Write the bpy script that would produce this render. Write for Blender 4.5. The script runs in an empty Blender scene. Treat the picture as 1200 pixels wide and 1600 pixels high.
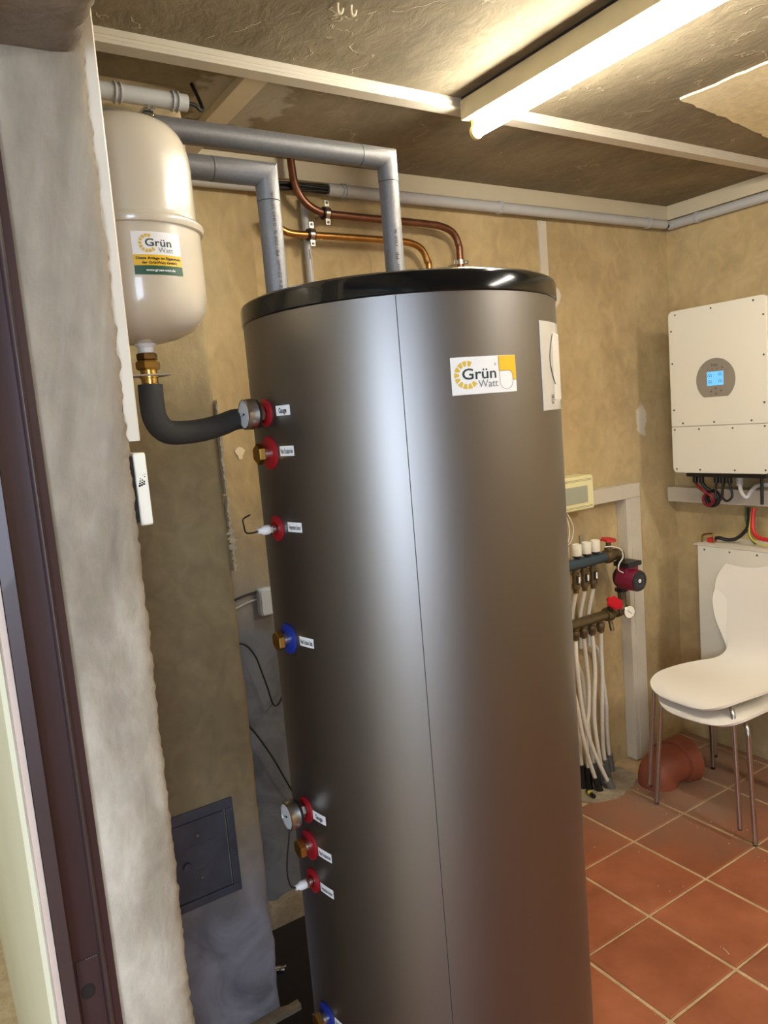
import bpy, bmesh, math, random
from mathutils import Vector, Matrix, noise
random.seed(7)
PI = math.pi
C = bpy.context.scene.collection
S = bpy.context.scene

# ---------------------------------------------------------------- camera, world, light, exposure
cam = bpy.data.cameras.new('camera')
cam.sensor_fit = 'VERTICAL'; cam.sensor_height = 36.0; cam.lens = 36.0 * 1169.9 / 1600
cam.clip_start = 0.02
camo = bpy.data.objects.new('camera', cam); C.objects.link(camo)
_r = Vector((0.836, -0.543, -0.083)).normalized()
_f = Vector((0.531, 0.838, -0.126)); _f = (_f - _f.dot(_r) * _r).normalized()
_u = _r.cross(_f)
camo.matrix_world = Matrix((( _r.x, _u.x, -_f.x, 0), (_r.y, _u.y, -_f.y, 0), (_r.z, _u.z, -_f.z, 5/3), (0, 0, 0, 1)))
S.camera = camo

wd = bpy.data.worlds.new('world'); S.world = wd; wd.use_nodes = True
wd.node_tree.nodes['Background'].inputs[0].default_value = (0.75, 0.85, 1.0, 1)
wd.node_tree.nodes['Background'].inputs[1].default_value = 0.4

def area(name, loc, target, sx, sy, power, col):
    l = bpy.data.lights.new(name, 'AREA'); l.shape = 'RECTANGLE'; l.size = sx; l.size_y = sy
    l.energy = power; l.color = col
    o = bpy.data.objects.new(name, l); C.objects.link(o); o.location = loc
    o.rotation_euler = (Vector(target) - Vector(loc)).to_track_quat('-Z', 'Y').to_euler()
    return o
DAYLIGHT = area('corridor_window_daylight', (-1.60, -1.05, 1.45), (0.6, 1.0, 0.9), 1.0, 1.3, 19, (0.66, 0.79, 1.0))
BEHIND = area('corridor_door_daylight', (-.30, -1.64, 1.45), (0.35, 1.8, 0.8), 0.8, 1.5, 13, (0.66, 0.79, 1.0))
FARLIGHT = area('corridor_end_fill', (-.9, 3.2, 1.9), (0.07, 2.0, 1.0), 0.8, 0.8, 3.0, (0.86, 0.95, 1.0))  # unseen fill light added to brighten the corridor wall
ROOMLIGHT = area('room_front_fill', (2.35, -.55, 2.44), (2.35, -.40, 0), 0.25, 1.2, 9.5, (1.0, 0.93, 0.82))  # added fill for floor, chairs and right wall; no fitting built for it
TUBE_STRENGTH = 32.0
TUBE_COLOR = (1.0, 0.93, 0.80)
S.view_settings.view_transform = 'Standard'; S.view_settings.look = 'None'
S.view_settings.gamma = 1.0; S.view_settings.use_curve_mapping = False
S.view_settings.exposure = 2.16

# ---------------------------------------------------------------- materials
def lin(c):
    def f(v):
        v /= 255.0
        return v / 12.92 if v <= 0.04045 else ((v + 0.055) / 1.055) ** 2.4
    return (f(c[0]), f(c[1]), f(c[2]), 1.0)

def base(name, rough=0.5, metal=0.0, color=(200, 200, 200), coat=0.0, spec=0.5):
    m = bpy.data.materials.new(name); m.use_nodes = True
    b = m.node_tree.nodes['Principled BSDF']
    b.inputs['Base Color'].default_value = lin(color)
    b.inputs['Roughness'].default_value = rough
    b.inputs['Metallic'].default_value = metal
    b.inputs['Coat Weight'].default_value = coat
    b.inputs['Specular IOR Level'].default_value = spec
    return m, m.node_tree, b

def mat(name, color, rough=0.5, metal=0.0, vary=0.08, scale=14.0, bump=0.0, bscale=120.0, coat=0.0, spec=0.5):
    """procedural colour with a gentle mottling and optional fine relief"""
    m, t, b = base(name, rough, metal, color, coat, spec)
    N = t.nodes; L = t.links
    g = N.new('ShaderNodeNewGeometry')
    n = N.new('ShaderNodeTexNoise'); n.inputs['Scale'].default_value = scale; n.inputs['Detail'].default_value = 5
    L.new(g.outputs['Position'], n.inputs['Vector'])
    r = N.new('ShaderNodeMapRange'); r.inputs[1].default_value = 0.3; r.inputs[2].default_value = 0.7
    r.inputs[3].default_value = 1 - vary; r.inputs[4].default_value = 1 + vary
    L.new(n.outputs['Fac'], r.inputs[0])
    mx = N.new('ShaderNodeMix'); mx.data_type = 'RGBA'; mx.blend_type = 'MULTIPLY'; mx.inputs[0].default_value = 1
    mx.inputs[6].default_value = lin(color)
    L.new(r.outputs[0], mx.inputs[7]); L.new(mx.outputs[2], b.inputs['Base Color'])
    if bump:
        n2 = N.new('ShaderNodeTexNoise'); n2.inputs['Scale'].default_value = bscale; n2.inputs['Detail'].default_value = 3
        L.new(g.outputs['Position'], n2.inputs['Vector'])
        bp = N.new('ShaderNodeBump'); bp.inputs['Strength'].default_value = bump; bp.inputs['Distance'].default_value = 0.002
        L.new(n2.outputs['Fac'], bp.inputs['Height']); L.new(bp.outputs[0], b.inputs['Normal'])
    return m

def plaster(name, ca, cb, cc, scale=2.2, streak=(1, 1, 1), bump=0.5, rough=0.75, patches=(), dist=0.006, soot_light_z=None, soot=(60,62,70), cracks=False, spec=0.3, grain=0.0):  # soot: lower tint colour
    """trowelled plaster: large cloudy tone changes, fine trowel strokes, filler patches"""
    m, t, b = base(name, rough, 0, ca, 0, spec)
    N = t.nodes; L = t.links
    g = N.new('ShaderNodeNewGeometry')
    mp = N.new('ShaderNodeMapping'); mp.inputs['Scale'].default_value = streak
    L.new(g.outputs['Position'], mp.inputs['Vector'])
    n1 = N.new('ShaderNodeTexNoise'); n1.inputs['Scale'].default_value = scale; n1.inputs['Detail'].default_value = 8; n1.inputs['Roughness'].default_value = 0.62; n1.inputs['Distortion'].default_value = 0.6
    L.new(mp.outputs[0], n1.inputs['Vector'])
    cr = N.new('ShaderNodeValToRGB'); e = cr.color_ramp.elements
    e[0].position = 0.34; e[0].color = lin(ca); e[1].position = 0.68; e[1].color = lin(cc)
    mid = e.new(0.5); mid.color = lin(cb)
    L.new(n1.outputs['Fac'], cr.inputs[0])
    n2 = N.new('ShaderNodeTexNoise'); n2.inputs['Scale'].default_value = scale * 9; n2.inputs['Detail'].default_value = 6; n2.inputs['Distortion'].default_value = 1.0
    L.new(mp.outputs[0], n2.inputs['Vector'])
    r = N.new('ShaderNodeMapRange'); r.inputs[1].default_value = 0.25; r.inputs[2].default_value = 0.75; r.inputs[3].default_value = 0.86; r.inputs[4].default_value = 1.12
    L.new(n2.outputs['Fac'], r.inputs[0])
    mx = N.new('ShaderNodeMix'); mx.data_type = 'RGBA'; mx.blend_type = 'MULTIPLY'; mx.inputs[0].default_value = 1
    L.new(cr.outputs[0], mx.inputs[6]); L.new(r.outputs[0], mx.inputs[7])
    col = mx.outputs[2]
    dn = N.new('ShaderNodeTexNoise'); dn.inputs['Scale'].default_value = 16; dn.inputs['Detail'].default_value = 4
    L.new(g.outputs['Position'], dn.inputs['Vector'])
    for (c0, rad, pc) in patches:
        sb = N.new('ShaderNodeVectorMath'); sb.operation = 'SUBTRACT'; sb.inputs[1].default_value = c0
        L.new(g.outputs['Position'], sb.inputs[0])
        dv = N.new('ShaderNodeVectorMath'); dv.operation = 'DIVIDE'; dv.inputs[1].default_value = rad
        L.new(sb.outputs[0], dv.inputs[0])
        ln = N.new('ShaderNodeVectorMath'); ln.operation = 'LENGTH'; L.new(dv.outputs[0], ln.inputs[0])
        ad = N.new('ShaderNodeMath'); ad.operation = 'MULTIPLY_ADD'; ad.inputs[1].default_value = 1.6; ad.inputs[2].default_value = -0.8
        L.new(dn.outputs['Fac'], ad.inputs[0])
        a2 = N.new('ShaderNodeMath'); a2.operation = 'ADD'; L.new(ln.outputs['Value'], a2.inputs[0]); L.new(ad.outputs[0], a2.inputs[1])
        r2 = N.new('ShaderNodeMapRange'); r2.inputs[1].default_value = 0.85; r2.inputs[2].default_value = 1.05; r2.inputs[3].default_value = 0.9; r2.inputs[4].default_value = 0
        L.new(a2.outputs[0], r2.inputs[0])
        m2 = N.new('ShaderNodeMix'); m2.data_type = 'RGBA'; L.new(r2.outputs[0], m2.inputs[0]); L.new(col, m2.inputs[6]); m2.inputs[7].default_value = lin(pc)
        col = m2.outputs[2]
    if soot_light_z:  # lower wall tint: soot together with light and shade put into the colour
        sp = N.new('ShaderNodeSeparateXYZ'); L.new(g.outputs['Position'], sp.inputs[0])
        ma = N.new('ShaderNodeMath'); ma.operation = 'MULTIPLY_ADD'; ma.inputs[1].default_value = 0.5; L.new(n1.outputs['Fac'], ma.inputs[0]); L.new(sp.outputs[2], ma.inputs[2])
        r3 = N.new('ShaderNodeMapRange'); r3.inputs[1].default_value = soot_light_z[0] + .25; r3.inputs[2].default_value = soot_light_z[1] + .25; r3.inputs[3].default_value = 1; r3.inputs[4].default_value = 0
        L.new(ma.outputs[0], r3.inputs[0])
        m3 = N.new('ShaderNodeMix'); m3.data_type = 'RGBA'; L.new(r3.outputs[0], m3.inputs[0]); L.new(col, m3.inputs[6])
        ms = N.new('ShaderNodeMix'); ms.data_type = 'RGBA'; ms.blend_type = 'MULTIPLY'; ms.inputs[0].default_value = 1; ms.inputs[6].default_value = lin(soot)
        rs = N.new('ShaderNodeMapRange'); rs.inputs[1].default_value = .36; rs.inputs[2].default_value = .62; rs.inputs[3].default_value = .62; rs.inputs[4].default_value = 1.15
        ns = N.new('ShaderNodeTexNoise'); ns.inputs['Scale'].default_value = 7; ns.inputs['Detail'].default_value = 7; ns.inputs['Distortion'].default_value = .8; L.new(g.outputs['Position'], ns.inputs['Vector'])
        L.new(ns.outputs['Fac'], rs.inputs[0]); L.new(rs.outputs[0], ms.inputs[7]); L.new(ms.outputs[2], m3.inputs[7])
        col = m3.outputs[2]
    hgt = None
    if cracks:
        v = N.new('ShaderNodeTexVoronoi'); v.feature = 'DISTANCE_TO_EDGE'; v.inputs['Scale'].default_value = 2.3
        wn = N.new('ShaderNodeTexNoise'); wn.inputs['Scale'].default_value = 3.5; wn.inputs['Detail'].default_value = 6
        L.new(g.outputs['Position'], wn.inputs['Vector'])
        wa = N.new('ShaderNodeVectorMath'); wa.operation = 'MULTIPLY_ADD'; wa.inputs[1].default_value = (0.9, 0.9, 0.9)
        L.new(wn.outputs['Color'], wa.inputs[0]); L.new(g.outputs['Position'], wa.inputs[2])
        L.new(wa.outputs[0], v.inputs['Vector'])
        r4 = N.new('ShaderNodeMapRange'); r4.inputs[1].default_value = 0.0; r4.inputs[2].default_value = 0.014; r4.inputs[3].default_value = 0.55; r4.inputs[4].default_value = 0
        L.new(v.outputs['Distance'], r4.inputs[0])
        gt = N.new('ShaderNodeMath'); gt.operation = 'MULTIPLY'; L.new(r4.outputs[0], gt.inputs[0])
        r5 = N.new('ShaderNodeMapRange'); r5.inputs[1].default_value = 0.5; r5.inputs[2].default_value = 0.6; L.new(dn.outputs['Fac'], r5.inputs[0]); L.new(r5.outputs[0], gt.inputs[1])
        m4 = N.new('ShaderNodeMix'); m4.data_type = 'RGBA'; L.new(gt.outputs[0], m4.inputs[0]); L.new(col, m4.inputs[6]); m4.inputs[7].default_value = lin((205, 196, 170))
        col = m4.outputs[2]; hgt = gt
        # small air holes
        v2 = N.new('ShaderNodeTexVoronoi'); v2.inputs['Scale'].default_value = 38; L.new(g.outputs['Position'], v2.inputs['Vector'])
        r6 = N.new('ShaderNodeMapRange'); r6.inputs[1].default_value = 0.06; r6.inputs[2].default_value = 0.11; r6.inputs[3].default_value = 0.75; r6.inputs[4].default_value = 0
        L.new(v2.outputs['Distance'], r6.inputs[0])
        r7 = N.new('ShaderNodeMapRange'); r7.inputs[1].default_value = 0.52; r7.inputs[2].default_value = 0.60; L.new(n1.outputs['Fac'], r7.inputs[0])
        g2 = N.new('ShaderNodeMath'); g2.operation = 'MULTIPLY'; L.new(r6.outputs[0], g2.inputs[0]); L.new(r7.outputs[0], g2.inputs[1])
        m5 = N.new('ShaderNodeMix'); m5.data_type = 'RGBA'; L.new(g2.outputs[0], m5.inputs[0]); L.new(col, m5.inputs[6]); m5.inputs[7].default_value = lin((60, 52, 40))
        col = m5.outputs[2]
    L.new(col, b.inputs['Base Color'])
    n3 = N.new('ShaderNodeTexNoise'); n3.inputs['Scale'].default_value = 9 * scale; n3.inputs['Detail'].default_value = 8; n3.inputs['Roughness'].default_value = 0.65; n3.inputs['Distortion'].default_value = .45
    L.new(mp.outputs[0], n3.inputs['Vector'])
    bp = N.new('ShaderNodeBump'); bp.inputs['Strength'].default_value = bump; bp.inputs['Distance'].default_value = dist
    h = n3.outputs['Fac']
    if hgt:
        hh = N.new('ShaderNodeMath'); hh.operation = 'ADD'; L.new(h, hh.inputs[0]); L.new(hgt.outputs[0], hh.inputs[1]); h = hh.outputs[0]
    L.new(h, bp.inputs['Height'])
    if grain:
        n4 = N.new('ShaderNodeTexNoise'); n4.inputs['Scale'].default_value = 170; n4.inputs['Detail'].default_value = 4; n4.inputs['Roughness'].default_value = 0.7
        L.new(g.outputs['Position'], n4.inputs['Vector'])
        b2 = N.new('ShaderNodeBump'); b2.inputs['Strength'].default_value = grain; b2.inputs['Distance'].default_value = .0025
        L.new(n4.outputs['Fac'], b2.inputs['Height']); L.new(bp.outputs[0], b2.inputs['Normal']); L.new(b2.outputs[0], b.inputs['Normal'])
    else: L.new(bp.outputs[0], b.inputs['Normal'])
    return m

def emit(name, col, strength):
    m = bpy.data.materials.new(name); m.use_nodes = True
    t = m.node_tree; t.nodes.clear()
    e = t.nodes.new('ShaderNodeEmission'); e.inputs[0].default_value = (*col, 1); e.inputs[1].default_value = strength
    o = t.nodes.new('ShaderNodeOutputMaterial'); t.links.new(e.outputs[0], o.inputs[0])
    return m

def tile_mat():
    m, t, b = base('terracotta_tile', 0.42, 0, (128, 72, 50), 0, 0.35)
    N = t.nodes; L = t.links
    g = N.new('ShaderNodeNewGeometry'); oi = N.new('ShaderNodeObjectInfo')
    n = N.new('ShaderNodeTexNoise'); n.inputs['Scale'].default_value = 5; n.inputs['Detail'].default_value = 8; n.inputs['Roughness'].default_value = 0.6
    L.new(g.outputs['Position'], n.inputs['Vector'])
    cr = N.new('ShaderNodeValToRGB'); e = cr.color_ramp.elements
    e[0].position = .35; e[0].color = lin((134, 76, 48)); e[1].position = .7; e[1].color = lin((162, 98, 68))
    L.new(n.outputs['Fac'], cr.inputs[0])
    r = N.new('ShaderNodeMapRange'); r.inputs[3].default_value = 0.88; r.inputs[4].default_value = 1.1; L.new(oi.outputs['Random'], r.inputs[0])
    mx = N.new('ShaderNodeMix'); mx.data_type = 'RGBA'; mx.blend_type = 'MULTIPLY'; mx.inputs[0].default_value = 1
    L.new(cr.outputs[0], mx.inputs[6]); L.new(r.outputs[0], mx.inputs[7])
    # cement dust worn into the tiles by the pipe corner
    sb = N.new('ShaderNodeVectorMath'); sb.operation = 'SUBTRACT'; sb.inputs[1].default_value = (2.75, 2.15, 0); L.new(g.outputs['Position'], sb.inputs[0])
    ln = N.new('ShaderNodeVectorMath'); ln.operation = 'LENGTH'; L.new(sb.outputs[0], ln.inputs[0])
    ad = N.new('ShaderNodeMath'); ad.operation = 'MULTIPLY_ADD'; ad.inputs[1].default_value = .7; L.new(n.outputs['Fac'], ad.inputs[0]); L.new(ln.outputs['Value'], ad.inputs[2])
    r2 = N.new('ShaderNodeMapRange'); r2.inputs[1].default_value = .72; r2.inputs[2].default_value = 1.2; r2.inputs[3].default_value = .72; r2.inputs[4].default_value = 0; L.new(ad.outputs[0], r2.inputs[0])
    m2 = N.new('ShaderNodeMix'); m2.data_type = 'RGBA'; L.new(r2.outputs[0], m2.inputs[0]); L.new(mx.outputs[2], m2.inputs[6]); m2.inputs[7].default_value = lin((140, 118, 98))
    L.new(m2.outputs[2], b.inputs['Base Color'])
    n2 = N.new('ShaderNodeTexNoise'); n2.inputs['Scale'].default_value = 60; L.new(g.outputs['Position'], n2.inputs['Vector'])
    bp = N.new('ShaderNodeBump'); bp.inputs['Strength'].default_value = .15; bp.inputs['Distance'].default_value = .002
    L.new(n2.outputs['Fac'], bp.inputs['Height']); L.new(bp.outputs[0], b.inputs['Normal'])
    return m

FILL = (222, 214, 196)
M = {}
M['wall'] = plaster('tan_wall_plaster', (172, 150, 108), (188, 166, 122), (202, 182, 138), 1.8, (1, 1, .8), .45, grain=.22,
    patches=[((2.85, 2.246, 1.55), (.038, .2, .07), FILL), ((2.345, 2.246, 2.09), (.03, .2, .045), FILL)])
M['recess'] = plaster('recess_wall_plaster', (160, 140, 100), (180, 160, 118), (196, 178, 136), 1.8, (1, 1, .6), .45, soot_light_z=(1.05, 1.45), soot=(104, 108, 114))  # lower grey mixes soot with the tank's shadow put into the colour
M['chimney'] = plaster('chimney_plaster', (150, 132, 100), (168, 149, 112), (186, 168, 128), 2.2, (1, 1, .8), .5, soot_light_z=(.35, .75), soot=(178, 178, 188), grain=.3)  # lower grey mixes soot with cool daylight put into the colour
M['jamb'] = plaster('grey_jamb_plaster', (118, 108, 91), (150, 140, 123), (190, 182, 166), 3.2, (1, 1, .45), .7, dist=.006, grain=.55)
M['lintel'] = plaster('lintel_plaster', (112, 102, 90), (126, 115, 101), (146, 135, 118), 4.2, (1, 1, 1), .6, dist=.006, grain=.4)
M['ceiling'] = plaster('ceiling_plaster', (126, 117, 98), (140, 129, 107), (156, 145, 121), 2.0, (1.3, .8, 1), .45, cracks=True, dist=.007, rough=.95, spec=.08,
    patches=[((.86, 1.88, 2.5), (.13, .17, .2), (178, 172, 156))])
M['corridor'] = mat('corridor_cream_paint', (212, 206, 176), .8, vary=.03, scale=2)
M['cream'] = plaster('cream_patch', (236, 224, 184), (242, 230, 190), (248, 238, 206), 5, (1, 1, 1), .25, dist=.003)
M['white_trim'] = mat('white_pvc_trim', (204, 196, 178), .45, vary=.03)
M['beige_trim'] = mat('beige_board', (204, 192, 164), .5, vary=.04, scale=6)
M['frame_brown'] = mat('dark_brown_enamel', (52, 34, 35), .4, vary=.08, scale=8, coat=.1)
M['pink_edge'] = mat('primer_edge', (198, 178, 164), .6, vary=.04)
M['black'] = mat('black_plastic', (24, 24, 25), .4, vary=.05)
M['rubber'] = mat('black_rubber_foam', (52, 52, 50), .75, vary=.06, bump=.15, bscale=400)
M['lid'] = mat('glossy_black_lid', (16, 17, 17), .14, vary=.04, coat=.25, spec=.35)
M['tank'] = mat('graphite_metallic_shell', (136, 133, 130), .43, 1.0, vary=.015, scale=2)
M['seam'] = mat('dark_seam', (46, 45, 44), .6)
M['vessel'] = mat('white_enamel', (210, 201, 180), .24, vary=.015, scale=4, coat=.5)
M['paper'] = mat('white_sticker', (240, 240, 238), .45, vary=.01)
M['yellow'] = mat('yellow_print', (238, 190, 24), .45, vary=.01)
M['ochre'] = mat('sun_print', (222, 186, 70), .45, vary=.05, scale=200)
M['green'] = mat('green_print', (36, 84, 58), .45, vary=.01)
M['ink'] = mat('dark_print', (38, 54, 54), .5, vary=.01)
M['inkblack'] = mat('black_print', (24, 22, 20), .5, vary=.01)
M['inkgrey'] = mat('grey_print', (120, 124, 124), .5, vary=.01)
M['whiteink'] = mat('white_print', (242, 242, 240), .5, vary=.01)
M['red'] = mat('red_sealing_ring', (150, 18, 28), .45, vary=.05)
M['blue'] = mat('blue_sealing_ring', (22, 48, 140), .45, vary=.05)
M['steel'] = mat('stainless_steel', (206, 203, 196), .24, 1.0, vary=.03)
M['zinc'] = mat('zinc_plate', (190, 188, 178), .4, 1.0, vary=.06)
M['brass'] = mat('brass', (206, 168, 92), .28, 1.0, vary=.08, scale=40)
M['brass_dark'] = mat('dark_brass', (136, 106, 62), .4, 1.0, vary=.12, scale=40)
M['bronze'] = mat('aged_bronze', (112, 98, 72), .45, .75, vary=.2, scale=60)
M['copper'] = mat('dull_copper', (128, 88, 68), .38, .85, vary=.16, scale=30)
M['copper_bright'] = mat('yellow_copper', (172, 126, 70), .32, .9, vary=.16, scale=30)
M['dial'] = mat('dial_white', (224, 230, 232), .3, vary=.01, coat=.5)
M['nylon'] = mat('white_nylon', (232, 232, 230), .4, vary=.02)
M['cable'] = mat('black_cable', (16, 16, 17), .5)
M['foil'] = mat('silver_grey_insulation', (122, 122, 123), .42, .35, vary=.07, scale=150, bump=.35, bscale=700)
M['conduit'] = mat('grey_pvc_conduit', (184, 184, 182), .4, vary=.03)
M['panel'] = mat('white_powder_coat', (224, 220, 204), .5, vary=.012, scale=3)
M['badge'] = mat('grey_badge', (142, 134, 122), .4, .1, vary=.03)
M['screw'] = mat('dark_screw', (96, 92, 84), .4, .7)
M['screen'] = emit('lit_display', (0.22, 0.62, 1.0), .24)
M['screenmark'] = emit('display_symbols', (0.03, 0.18, 0.36), .12)
M['shell'] = mat('white_lacquer', (238, 232, 220), .38, vary=.012, scale=4)
M['shelledge'] = mat('lacquer_edge', (206, 200, 190), .5)
M['chrome'] = mat('chrome', (186, 186, 184), .3, 1.0, vary=.03)
M['clay'] = mat('orange_clay', (142, 76, 52), .5, vary=.14, scale=12, bump=.2, bscale=60)
M['cement'] = plaster('cement', (136, 122, 102), (152, 138, 116), (176, 162, 138), 12, (1, 1, 1), .7, dist=.004)
M['floor_shade'] = mat('floor_shade_black', (26, 22, 22), .6, vary=.25, scale=10, bump=.3, bscale=60)  # near-black for the shade painted on the recess floor
M['grout'] = plaster('grout', (176, 150, 112), (190, 164, 124), (204, 178, 138), 20, (1, 1, 1), .4, dist=.002)
M['tile'] = tile_mat()
M['pump'] = mat('maroon_pump_enamel', (122, 28, 54), .4, vary=.06)
M['redwheel'] = mat('red_handwheel', (196, 30, 42), .38, vary=.06)
M['actuator'] = mat('white_actuator', (236, 232, 214), .45, vary=.02)
M['ivory'] = mat('ivory_plastic', (232, 226, 176), .45, vary=.02)
M['smoke'] = mat('smoked_window', (168, 172, 152), .25, vary=.03, coat=.5)
M['pe'] = mat('white_pe_pipe', (222, 218, 204), .4, vary=.03)
M['sleeve_grey'] = mat('grey_pipe_sleeve', (104, 102, 98), .7, vary=.1)
M['soot_door'] = mat('grey_cast_door', (112, 116, 128), .42, .4, vary=.16, scale=14, bump=.25, bscale=90)
M['bluebox'] = mat('pale_grey_socket', (196, 206, 216), .5, vary=.02)
M['card'] = mat('grey_white_card', (212, 210, 204), .35, vary=.04, scale=30)
M['clearplate'] = mat('pale_sleeve_film', (196, 194, 188), .2, vary=.05, scale=20, coat=.6)
M['fixture'] = mat('beige_fixture', (206, 194, 158), .45, vary=.04)
M['yellowed'] = mat('yellowed_socket', (226, 212, 128), .4, vary=.05)
M['darkgap'] = mat('dark_gap_shade', (44, 38, 32), .7)  # dark colour standing for the shade in the gap above the batten
M['tube'] = emit('lit_tube', TUBE_COLOR, TUBE_STRENGTH)
M['darkred'] = mat('dark_red_cable', (120, 22, 30), .45)
M['redcable'] = mat('red_cable', (196, 36, 40), .45)
M['greencable'] = mat('green_cable', (70, 96, 56), .5)
M['ygcable'] = mat('yellow_green_cable', (196, 190, 70), .5)
M['bluetape'] = mat('blue_tape', (50, 68, 78), .5)
M['debris'] = mat('white_crumbs', (220, 206, 176), .7)

# ---------------------------------------------------------------- mesh helpers
ROOTLOC = {}
def empty(name, loc, label, cat, group=None):
    o = bpy.data.objects.new(name, None); C.objects.link(o); o.location = loc; o.empty_display_size = .05
    o['label'] = label; o['category'] = cat
    if group: o['group'] = group
    ROOTLOC[o.name] = Vector(loc)
    return o

def obj(name, bm, m, parent=None, sharp=35, bevel=0, label=None, fixn=True):
    me = bpy.data.meshes.new(name)
    off = ROOTLOC.get(parent.name, Vector((0, 0, 0))) if parent else Vector((0, 0, 0))
    if fixn: bmesh.ops.recalc_face_normals(bm, faces=bm.faces)
    if off.length: bmesh.ops.translate(bm, verts=bm.verts, vec=-off)
    bm.to_mesh(me); bm.free()
    ms = m if isinstance(m, (list, tuple)) else [m]
    for x in ms: me.materials.append(M[x])
    me.polygons.foreach_set('use_smooth', [True] * len(me.polygons))
    me.set_sharp_from_angle(angle=math.radians(sharp))
    o = bpy.data.objects.new(name, me); C.objects.link(o)
    if parent: o.parent = parent; ROOTLOC[o.name] = off
    if bevel:
        b = o.modifiers.new('bevel', 'BEVEL'); b.width = bevel; b.segments = 2; b.limit_method = 'ANGLE'; b.angle_limit = math.radians(40)
        b.harden_normals = True
    if label: o['label'] = label
    return o

def thing(o, label, cat, group=None):
    """a top-level thing that is one mesh: put its origin at its base"""
    bb = [Vector(c) for c in o.bound_box]
    lo = Vector((min(v.x for v in bb), min(v.y for v in bb), min(v.z for v in bb)))
    hi = Vector((max(v.x for v in bb), max(v.y for v in bb), max(v.z for v in bb)))
    c = Vector(((lo.x + hi.x) / 2, (lo.y + hi.y) / 2, lo.z))
    o.data.transform(Matrix.Translation(-c)); o.location = c
    ROOTLOC[o.name] = c
    o['label'] = label; o['category'] = cat
    if group: o['group'] = group
    return o

def struct(name, bm, m, **k):
    o = obj(name, bm, m, **k); o['kind'] = 'structure'; return o

def box(bm, x0, x1, y0, y1, z0, z1):
    v = [bm.verts.new((x, y, z)) for x in (x0, x1) for y in (y0, y1) for z in (z0, z1)]
    for f in ((0, 1, 3, 2), (4, 6, 7, 5), (0, 4, 5, 1), (2, 3, 7, 6), (0, 2, 6, 4), (1, 5, 7, 3)):
        bm.faces.new([v[i] for i in f])
    return v
def B(*a):
    bm = bmesh.new(); box(bm, *a); return bm

def frame_of(d):
    d = Vector(d).normalized()
    a = Vector((0, 0, 1)) if abs(d.z) < .9 else Vector((1, 0, 0))
    u = d.cross(a).normalized(); return u, d.cross(u).normalized(), d

def lathe(bm, p0, d, prof, seg=32, ang0=0.0):
    """prof: list of (distance along d, radius)"""
    u, v, d = frame_of(d); p0 = Vector(p0); rings = []
    for (h, r) in prof:
        if r < 1e-6: rings.append([bm.verts.new(p0 + d * h)])
        else: rings.append([bm.verts.new(p0 + d * h + (u * math.cos(ang0 + 2 * PI * i / seg) + v * math.sin(ang0 + 2 * PI * i / seg)) * r) for i in range(seg)])
    for a, b in zip(rings, rings[1:]):
        for i in range(seg):
            j = (i + 1) % seg
            if len(a) == 1 and len(b) == 1: continue
            if len(a) == 1: bm.faces.new((a[0], b[i], b[j]))
            elif len(b) == 1: bm.faces.new((a[i], b[0], a[j]))
            else: bm.faces.new((a[i], b[i], b[j], a[j]))
    if len(rings[0]) > 1: bm.faces.new(rings[0])
    if len(rings[-1]) > 1: bm.faces.new(rings[-1][::-1])
def cyl(bm, p0, p1, r, seg=24, r1=None, bev=0.0):
    p0 = Vector(p0); d = Vector(p1) - p0; L = d.length; r1 = r if r1 is None else r1
    pr = [(0, r), (L, r1)] if not bev else [(0, r - bev), (bev, r), (L - bev, r1), (L, r1 - bev)]
    lathe(bm, p0, d, pr, seg)
def K(*a, **k):
    bm = bmesh.new(); cyl(bm, *a, **k); return bm
def LA(*a, **k):
    bm = bmesh.new(); lathe(bm, *a, **k); return bm

def smooth(pts, n=6):
    P = [Vector(p) for p in pts]
    if len(P) < 3: return P
    Q = [P[0] * 2 - P[1]] + P + [P[-1] * 2 - P[-2]]; out = []
    for i in range(1, len(Q) - 2):
        for k in range(n):
            t = k / n
            a, b, c, d = Q[i - 1], Q[i], Q[i + 1], Q[i + 2]
            out.append(0.5 * ((2 * b) + (c - a) * t + (2 * a - 5 * b + 4 * c - d) * t * t + (3 * b - a - 3 * c + d) * t ** 3))
    out.append(P[-1]); return out

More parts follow.
